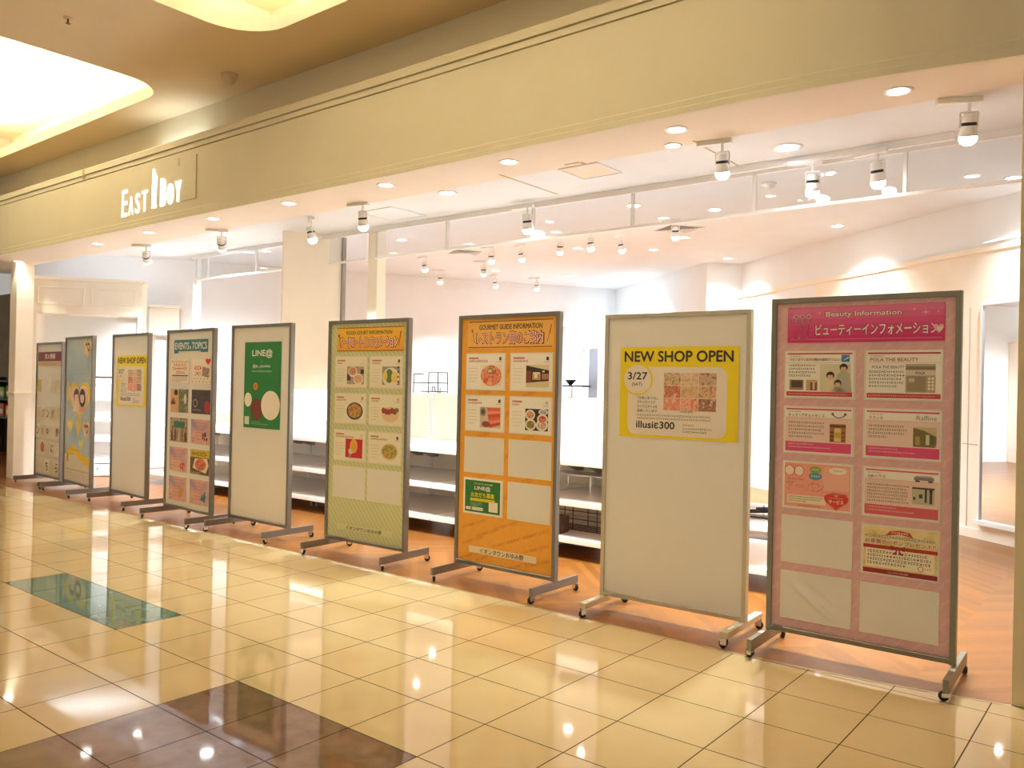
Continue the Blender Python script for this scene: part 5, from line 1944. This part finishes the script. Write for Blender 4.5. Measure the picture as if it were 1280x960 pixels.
def wall_cabinet(org, rz, W, label, detail=True):
    """front face runs along local +x from the origin; local +y is into the wall"""
    r = empty('wall_cabinet', org, rz)
    D = 0.42
    b = MB()
    b.box(0, W, 0.0, D, 2.325, 2.84, M_CREAMWALL, 0.003)
    b.box(-0.02, W + 0.02, -0.03, D, 2.80, 2.845, M_CREAMWALL, 0.004)
    b.build('header', r)
    for (a, c) in ((0.06, W / 2 - 0.05), (W / 2 + 0.04, W - 0.09)):
        b = MB()
        for (x0, x1, z0, z1) in ((a, c, 2.69, 2.705), (a, c, 2.455, 2.47), (a, a + 0.015, 2.455, 2.705), (c - 0.015, c, 2.455, 2.705)):
            b.box(x0, x1, -0.010, 0.0, z0, z1, M_CREAMWALL, 0.002)
        b.build('panel_moulding', r)
    for x in (0.0, W - 0.06):
        b = MB()
        b.box(x, x + 0.06, 0.0, D, 0.0, 2.325, M_CREAMWALL, 0.003)
        b.build('side_panel', r)
    b = MB()
    b.box(0.06, W - 0.06, D - 0.03, D, 0.10, 2.325, M_WALL)
    b.build('back_panel', r)
    b = MB()
    b.box(0.06, W - 0.06, 0.02, D - 0.03, 0.0, 0.10, M_CREAMWALL)
    b.build('plinth', r)
    if detail:
        b = MB()
        b.tube((0.06, 0.16, 1.43), (W - 0.06, 0.16, 1.43), 0.014, mat('dark_bronze_rail', '#5a4b3e', 0.35, 0.6), 10)
        b.build('clothes_rail', r)
        for z in (1.14, 0.84, 0.55, 0.24):
            b = MB()
            b.box(W * 0.5, W - 0.06, -0.01, D - 0.04, z - 0.05, z, M_SHELF, 0.003)
            b.build('shelf', r)
        b = MB()
        b.box(W * 0.5, W - 0.065, 0.0, 0.02, 0.012, 0.175, M_SHELFEDGE, 0.002)
        dr = b.build('drawer', r)
        for x in (W * 0.62, W * 0.82):
            b = MB()
            b.tube((x, 0.0, 0.11), (x, -0.018, 0.11), 0.009, mat('dark_bronze_rail', '#5a4b3e', 0.35, 0.6), 10)
            b.build('knob', dr)
    tag(r, label, 'cabinet', 'white wall cabinets along the left wall')
    return r


ang = math.atan2(CD.y, CD.x)
# local +x along CD, local +y turned left (into the wall)
wall_cabinet((-9.92, 0.55, 0), ang, 1.43, 'tall white wall cabinet with panelled header behind the leftmost boards')
fc = wall_cabinet((-10.09, 2.34, 0), math.atan2(8.89, 5.46), 0.44, 'narrow white wall cabinet peeking above the left corner of the EVENTS board', False)
fc.scale = (1, 1, 0.915)

# bright side return beside the near cabinet
# ================================================================== standing mirror on the right partition
pn = Vector((PD.y, -PD.x, 0))
mo = Vector((*part_pt(0.76), 0)) + pn * 0.018
ma = math.atan2(PD.y, PD.x)
r = empty('wall_mirror', (mo.x, mo.y, 0.17), ma)
b = MB()
b.box(-0.20, 0.62, -0.004, 0.012, 0.02, 2.15, M_MIRROR)
b.build('mirror_pane', r)
b = MB()
for (x0, x1, z0, z1) in ((-0.225, 0.645, 2.15, 2.18), (-0.225, -0.20, 0.0, 2.15), (0.62, 0.645, 0.0, 2.15), (-0.25, 0.67, -0.02, 0.025)):
    b.box(x0, x1, -0.022 if z1 > 0.1 else -0.05, 0.012, z0, z1, M_WHITEMETAL, 0.003)
b.build('frame', r)
tag(r, 'tall white framed mirror on the partition at the right edge', 'mirror')

# ================================================================== lamps
RING = [(0.052, -0.002), (0.054, -0.006), (0.068, -0.007), (0.074, -0.004), (0.075, 0.0)]


def make_downlight(rad, lens):
    r = empty('downlight', (0, 0, 0))
    k = rad / 0.075
    b = MB()
    b.lathe([(a * k, z) for a, z in RING], M_WHITEMETAL, 28)
    b.build('trim_ring', r)
    b = MB()
    b.disc(0.053 * k, -0.0025, lens, 24)
    b.build('lens', r)
    return r


proto = {}


def downlight(x, y, z, rad, lens, label, group, power, color, angle=110):
    key = (rad, lens.name)
    if key not in proto:
        proto[key] = make_downlight(rad, lens)
        o = proto[key]
    else:
        o = copy_tree(proto[key])
    o.location = (x, y, z)
    tag(o, label, 'downlight', group)
    if power:
        spot_light('downlight_beam', (x, y, z - 0.02), (x, y, 0), power, color, angle, 0.7, 0.05)


FRONT = [(-9.77, 0.30), (-7.25, 0.22), (-5.97, 0.18), (-4.68, 0.16), (-3.47, 0.16), (-2.25, 0.19), (-1.02, 0.22), (0.27, 0.24), (1.50, 0.32)]
FLAB = ['recessed soffit downlight at the far left, above the cream end column', 'recessed soffit downlight above the gap left of the far yellow poster', 'recessed soffit downlight directly below the EAST BOY letters',
        'recessed soffit downlight just right of the EAST BOY sign', 'recessed soffit downlight above the cream fin panel', 'recessed soffit downlight above the green FOOD COURT board',
        'recessed soffit downlight above the orange board', 'recessed soffit downlight above the champagne framed whiteboard', 'recessed soffit downlight above the pink board']
for (x, y), lb in zip(FRONT, FLAB):
    downlight(x, y, 3.0, 0.075, M_LENS, lb, 'soffit downlights along the shop front', P_FRONT, (1.0, 0.92, 0.76), 95)
downlight(0.10, 0.52, 3.0, 0.062, M_LENS, 'small downlight at the inner soffit edge above the champagne framed whiteboard', 'front ceiling downlights', P_FRONT * 0.6, SOFT)
downlight(0.68, 0.97, 3.0, 0.10, M_LENSCOOL, 'wide cool downlight in the front ceiling between the champagne and pink boards', 'front ceiling downlights', P_DEEP, COOL)
downlight(-2.02, 0.66, 3.0, 0.085, M_LENSCOOL, 'wide downlight in the front ceiling right of the FOOD COURT board', 'front ceiling downlights', P_DEEP, COOL)
downlight(-6.21, 1.15, 3.0, 0.10, M_LENSCOOL, 'wide downlight in the front ceiling above the gap left of the LINE@ board', 'front ceiling downlights', P_DEEP, COOL)
DEEP = [(-0.45, 5.68, 'by the long blue-white wall scallop above the pink board', COOL), (-1.27, 4.10, 'just under the glass rail above the champagne board', COOL), (-2.52, 7.28, 'inside the bright wall alcove', COOL),
        (1.51, 4.33, 'at the right edge of the picture', COOL), (-2.30, 5.42, 'left of the bright alcove, nearer the camera', SOFT), (-3.08, 6.03, 'left of the bright alcove, farther from the camera', SOFT),
        (-3.92, 5.36, 'amid the cluster of track spotlights', SOFT), (-5.67, 7.69, 'near the left part of the far back corner', SOFT), (-5.62, 8.75, 'closest to the far back corner', SOFT),
        (-1.9, 3.45, 'seen through the glass above the champagne board', COOL), (-5.60, 3.55, 'seen through the glass just right of the white post', COOL), (-8.1, 3.1, 'seen through the short left glass screen', COOL),
        (-4.71, 8.36, 'by the far right wall near the back corner', SOFT), (-6.37, 6.49, 'left above the orange board', SOFT)]
for (x, y, lb, c) in DEEP:
    downlight(x, y, 3.4, 0.09, M_LENSCOOL, 'deep ceiling downlight ' + lb, 'downlights in the deep shop ceiling', P_DEEP * (0.42 if c is COOL and 'glass' not in lb else 1.0), c, 120)


def make_spot(tilt):
    """track spotlight hanging from the origin; head tilted towards local +y"""
    r = empty('track_spotlight', (0, 0, 0))
    b = MB()
    b.box(-0.11, 0.11, -0.022, 0.022, -0.028, 0.0, M_WHITEMETAL, 0.004)
    b.build('track_adapter', r)
    b = MB()
    b.tube((0.05, 0, -0.028), (0.05, 0, -0.075), 0.009, M_WHITEMETAL, 10)
    for s in (-1, 1):
        b.tube((0.05 + s * 0.043, 0, -0.080), (0.05 + s * 0.043, 0.012, -0.155), 0.006, M_WHITEMETAL, 8)
    b.tube((0.007, 0, -0.078), (0.093, 0, -0.078), 0.006, M_WHITEMETAL, 8)
    b.build('yoke', r)
    mt = Matrix.Translation((0.05, 0.0, -0.145)) @ Matrix.Rotation(math.radians(tilt), 4, 'X')
    b = MB()
    b.lathe([(0.0, 0.055), (0.026, 0.055), (0.034, 0.045), (0.036, 0.0), (0.042, -0.030), (0.047, -0.060), (0.043, -0.060), (0.036, -0.04)], M_WHITEMETAL, 20, mt)
    b.lathe([(0.0365, 0.012), (0.0375, 0.008), (0.0372, -0.004), (0.0362, -0.006)], M_BLACKWIRE, 20, mt)
    h = b.build('lamp_head', r)
    b = MB()
    b.lathe([(0.0, -0.106), (0.022, -0.102), (0.038, -0.090), (0.045, -0.072), (0.043, -0.056)], M_LENS, 20, mt)
    b.build('lens', h)
    return r


SPOTS = {}


def spotlight(x, y, z, rz, label, group, power=None, tilt=14):
    if tilt in SPOTS:
        o = copy_tree(SPOTS[tilt])
    else:
        o = SPOTS[tilt] = make_spot(tilt)
    o.location = (x, y, z)
    o.rotation_euler = (0, 0, rz)
    tag(o, label, 'spotlight', group)
    mt = Matrix.Translation((x, y, z)) @ Matrix.Rotation(rz, 4, 'Z') @ Matrix.Translation((0.05, 0, -0.145)) @ Matrix.Rotation(math.radians(tilt), 4, 'X')
    a = mt @ Vector((0, 0, -0.13))
    t = mt @ Vector((0, 0, -2.0))
    spot_light('spotlight_beam', a, t, P_SPOT if power is None else power, (0.86, 0.93, 1.0), 80, 0.6, 0.04)


GS = 'track spotlights at the soffit edge'
for (x, y, rz, lb) in ((1.73, 0.62, 0.4, 'large white track spotlight at top right, above the pink board'), (0.36, 0.58, 0.2, 'white track spotlight above the champagne framed whiteboard'),
                       (-2.94, 0.50, 0.2, 'white track spotlight on the front ceiling above the FOOD COURT board'), (-3.86, 0.70, -0.6, 'white track spotlight in front of the cream fin panel'),
                       (-5.17, 0.50, 0.9, 'white track spotlight right of the EAST BOY sign, left of the cream fin panel'), (-6.84, 0.55, 0.8, 'white track spotlight below the EAST BOY sign lighting the left wall')):
    spotlight(x, y, 3.0, rz, lb, GS, 650.0 if x < -5 else None, 50 if x < -5 else 14)
GS = 'track spotlights along the glass screen'
for (x, y, rz, lb) in ((0.71, 1.22, 0.3, 'white track spotlight beside the glass screen, left of the two near the pink board'), (1.12, 1.22, -0.2, 'white track spotlight beside the glass screen, right above the pink board'),
                       (-1.70, 1.25, 0.1, 'white track spotlight beside the glass screen above the orange board')):
    spotlight(x, y, 2.965, rz, lb, GS)
GS = 'track spotlights in the deep shop'
for (x, y, rz, lb) in ((-3.64, 4.45, 0.6, 'deep track spotlight left of the trio right of the orange board'), (-3.16, 4.45, 0.0, 'deep track spotlight in the middle of the trio right of the orange board'),
                       (-2.90, 4.80, -0.5, 'deep track spotlight right of the trio, beside the champagne board'), (-1.90, 4.30, 0.4, 'deep track spotlight in front of the grey ceiling vent'),
                       (-4.94, 4.60, 0.3, 'deep lit track spotlight above the orange board, left of a pair'), (-4.45, 4.70, -0.4, 'deep track spotlight above the orange board, right of a pair'),
                       (-5.90, 5.55, 0.5, 'deep lit track spotlight low above the orange board banner'), (-6.76, 6.90, -0.3, 'deep track spotlight above the middle of the orange board'),
                       (-6.35, 7.55, 0.2, 'farthest deep track spotlight, above the right half of the orange board'), (-7.18, 5.90, 0.7, 'deep track spotlight above the gap left of the orange board, lower one'),
                       (-6.39, 4.75, -0.2, 'deep track spotlight above the gap left of the orange board, upper one')):
    spotlight(x, y, 3.4, rz, lb, GS)

# the lighting tracks themselves
for (p, q, z, lb) in (((0.1, 1.225), (1.6, 1.225), 2.966, 'white lighting track on the glass screen head above the pink board'),):
    b = MB()
    d = (Vector((*q, 0)) - Vector((*p, 0)))
    L = d.length
    b.box(0, L, -0.014, 0.014, -0.012, 0.0 if z > 3.2 else 0.034, M_WHITEMETAL)
    o = b.build('lighting_track', None, (p[0], p[1] + (0.0), z), math.atan2(d.y, d.x))
    tag(o, lb, 'track')

# ================================================================== ceiling fittings
def plate(name, pts, z, m, label, cat, group=None, slats=False):
    cx = sum(p[0] for p in pts) / len(pts)
    cy = sum(p[1] for p in pts) / len(pts)
    r = empty(name, (cx, cy, z))
    loc = [(x - cx, y - cy) for x, y in pts]
    inner = [(x * 0.93, y * 0.93) for x, y in loc]
    n = len(loc)
    b = MB()
    b.add([(x, y, -0.008) for x, y in loc] + [(x, y, -0.008) for x, y in inner] + [(x, y, 0) for x, y in loc] + [(x, y, -0.002) for x, y in inner],
          [(i, n + i, n + (i + 1) % n, (i + 1) % n) for i in range(n)] + [(i, (i + 1) % n, 2 * n + (i + 1) % n, 2 * n + i) for i in range(n)] + [(n + i, 3 * n + i, 3 * n + (i + 1) % n, n + (i + 1) % n) for i in range(n)], M_SHOPCEIL if not slats else M_WHITEMETAL)
    b.build('frame', r)
    b = MB()
    b.add([(x, y, -0.003) for x, y in inner], [tuple(range(n - 1, -1, -1))], m)
    if slats:
        for k in range(5):
            f = 0.2 + 0.15 * k
            s = [(x * f, y * f) for x, y in loc]
            s2 = [(x * (f + 0.05), y * (f + 0.05)) for x, y in loc]
            b.add([(x, y, -0.006) for x, y in s] + [(x, y, -0.010) for x, y in s2], [(i, n + i, n + (i + 1) % n, (i + 1) % n) for i in range(n)], M_WHITEMETAL)
    b.build('louvre' if slats else 'door', r)
    tag(r, label, cat, group)


def sq(cx, cy, a, rz):
    return [(cx + a * math.cos(rz + k * math.pi / 2) * 0.7071, cy + a * math.sin(rz + k * math.pi / 2) * 0.7071) for k in range(4)]


M_VENT = mat('grey_vent_back', '#8f8b86', 0.6)
plate('ceiling_vent', sq(-2.10, 4.86, 0.46, 0.2), 3.4, M_VENT, 'square grey ceiling vent behind a track spotlight, above the champagne board', 'vent', 'ceiling vents', True)
plate('ceiling_vent', sq(-5.55, 4.80, 0.46, 0.2), 3.4, M_VENT, 'square grey ceiling vent above the gap left of the orange board', 'vent', 'ceiling vents', True)
plate('access_panel', sq(-3.02, 0.98, 0.45, 0.785), 3.0, M_SHOPCEIL, 'square flush access panel in the front ceiling above the FOOD COURT board', 'access panel', 'ceiling access panels')
plate('access_panel', sq(-0.68, 0.74, 0.34, 0.785), 3.0, M_SOFFIT, 'square flush access panel at the soffit edge right of the orange board', 'access panel', 'ceiling access panels')
b = MB()
for (x0, x1, y0, y1) in ((-1.30, -1.29, 0.45, 1.20), (0.245, 0.255, 0.50, 1.20), (-0.74, -0.62, 0.50, 0.512), (-0.62, -0.60, 0.52, 0.60)):
    b.box(x0, x1, y0, y1, 2.9965, 3.001, M_DARK)
struct(b.build('trim_10'))


def dome(name, x, y, z, rr, h, m1, m2, label, cat, group=None):
    r = empty(name, (x, y, z))
    b = MB()
    b.lathe([(0, -h * 0.35), (rr * 0.9, -h * 0.35), (rr, -h * 0.2), (rr, 0)], m1, 24)
    b.build('base', r)
    b = MB()
    b.lathe([(0, -h), (rr * 0.45, -h * 0.93), (rr * 0.68, -h * 0.7), (rr * 0.75, -h * 0.34)], m2, 24)
    b.build('cover', r)
    tag(r, label, cat, group)


M_DET = mat('tan_plastic', '#cdb794', 0.5)
dome('motion_sensor', -4.08, -0.27 + 0.2, 4.2, 0.075, 0.085, M_DET, mat('milky_plastic', '#cbb9a4', 0.35), 'tan domed sensor on the mall ceiling right of the bright cove', 'sensor')
dome('smoke_detector', -0.36, 3.32, 3.4, 0.07, 0.06, M_WHITEMETAL, M_WHITEMETAL, 'white smoke detector on the deep ceiling seen through the glass screen', 'detector')
r = empty('sprinkler_head', (-4.06, -1.48, 4.2))
b = MB()
b.lathe([(0.0, -0.012), (0.030, -0.010), (0.034, 0.0)], M_DET, 20)
b.build('escutcheon', r)
b = MB()
b.tube((0, 0, -0.01), (0, 0, -0.045), 0.007, mat('dark_bronze_rail', '#5a4b3e', 0.35, 0.6), 10)
b.tube((0, 0, -0.045), (0, 0, -0.048), 0.018, mat('dark_bronze_rail', '#5a4b3e', 0.35, 0.6), 14)
b.build('deflector', r)
tag(r, 'dark little sprinkler head on the tan mall ceiling, upper left', 'sprinkler')

# ================================================================== neighbouring shop past the left end
r = empty('merchandise_shelf', (-13.25, 1.60, 0))
M_NSH = mat('dark_neighbour_shelf', '#4a4038', 0.5)
for z in (0.70, 1.02, 1.34):
    b = MB()
    b.box(-1.2, 0.55, -0.20, 0.25, z - 0.025, z, M_NSH)
    b.build('shelf', r)
for x in (-1.2, 0.53):
    b = MB()
    b.box(x, x + 0.03, -0.2, 0.25, 0.0, 1.40, M_NSH)
    b.build('side_panel', r)
b = MB()
b.box(-1.18, 0.53, 0.22, 0.25, 0.0, 1.36, M_NSH)
b.build('back_panel', r)
tag(r, 'dark merchandise shelf of the next shop at the far left edge', 'shelf')
k = 0
for (z, cols_) in ((1.02, ('#6f9a34', '#3f7a3c', '#8fae4c', '#4c8a3a')), (0.70, ('#d8702c', '#e08a34', '#c85a28', '#e8a04c'))):
    for i, c in enumerate(cols_):
        b = MB()
        x = -13.25 - 0.98 + 0.30 * i
        b.box(-0.10, 0.10, -0.09, 0.09, 0, 0.20 + 0.03 * ((i + k) % 2), ink(c), 0.01)
        b.box(-0.06, 0.06, -0.0915, -0.09, 0.05, 0.13, ink('#efe6d2'))
        o = b.build('goods_box', None, (x, 1.58, z))
        tag(o, '%s goods box on the dark far left shelf, %s of four' % ('green' if k == 0 else 'orange', ('leftmost', 'second from left', 'third from left', 'rightmost')[i]), 'box', 'goods on the next shop shelf')
    k += 1
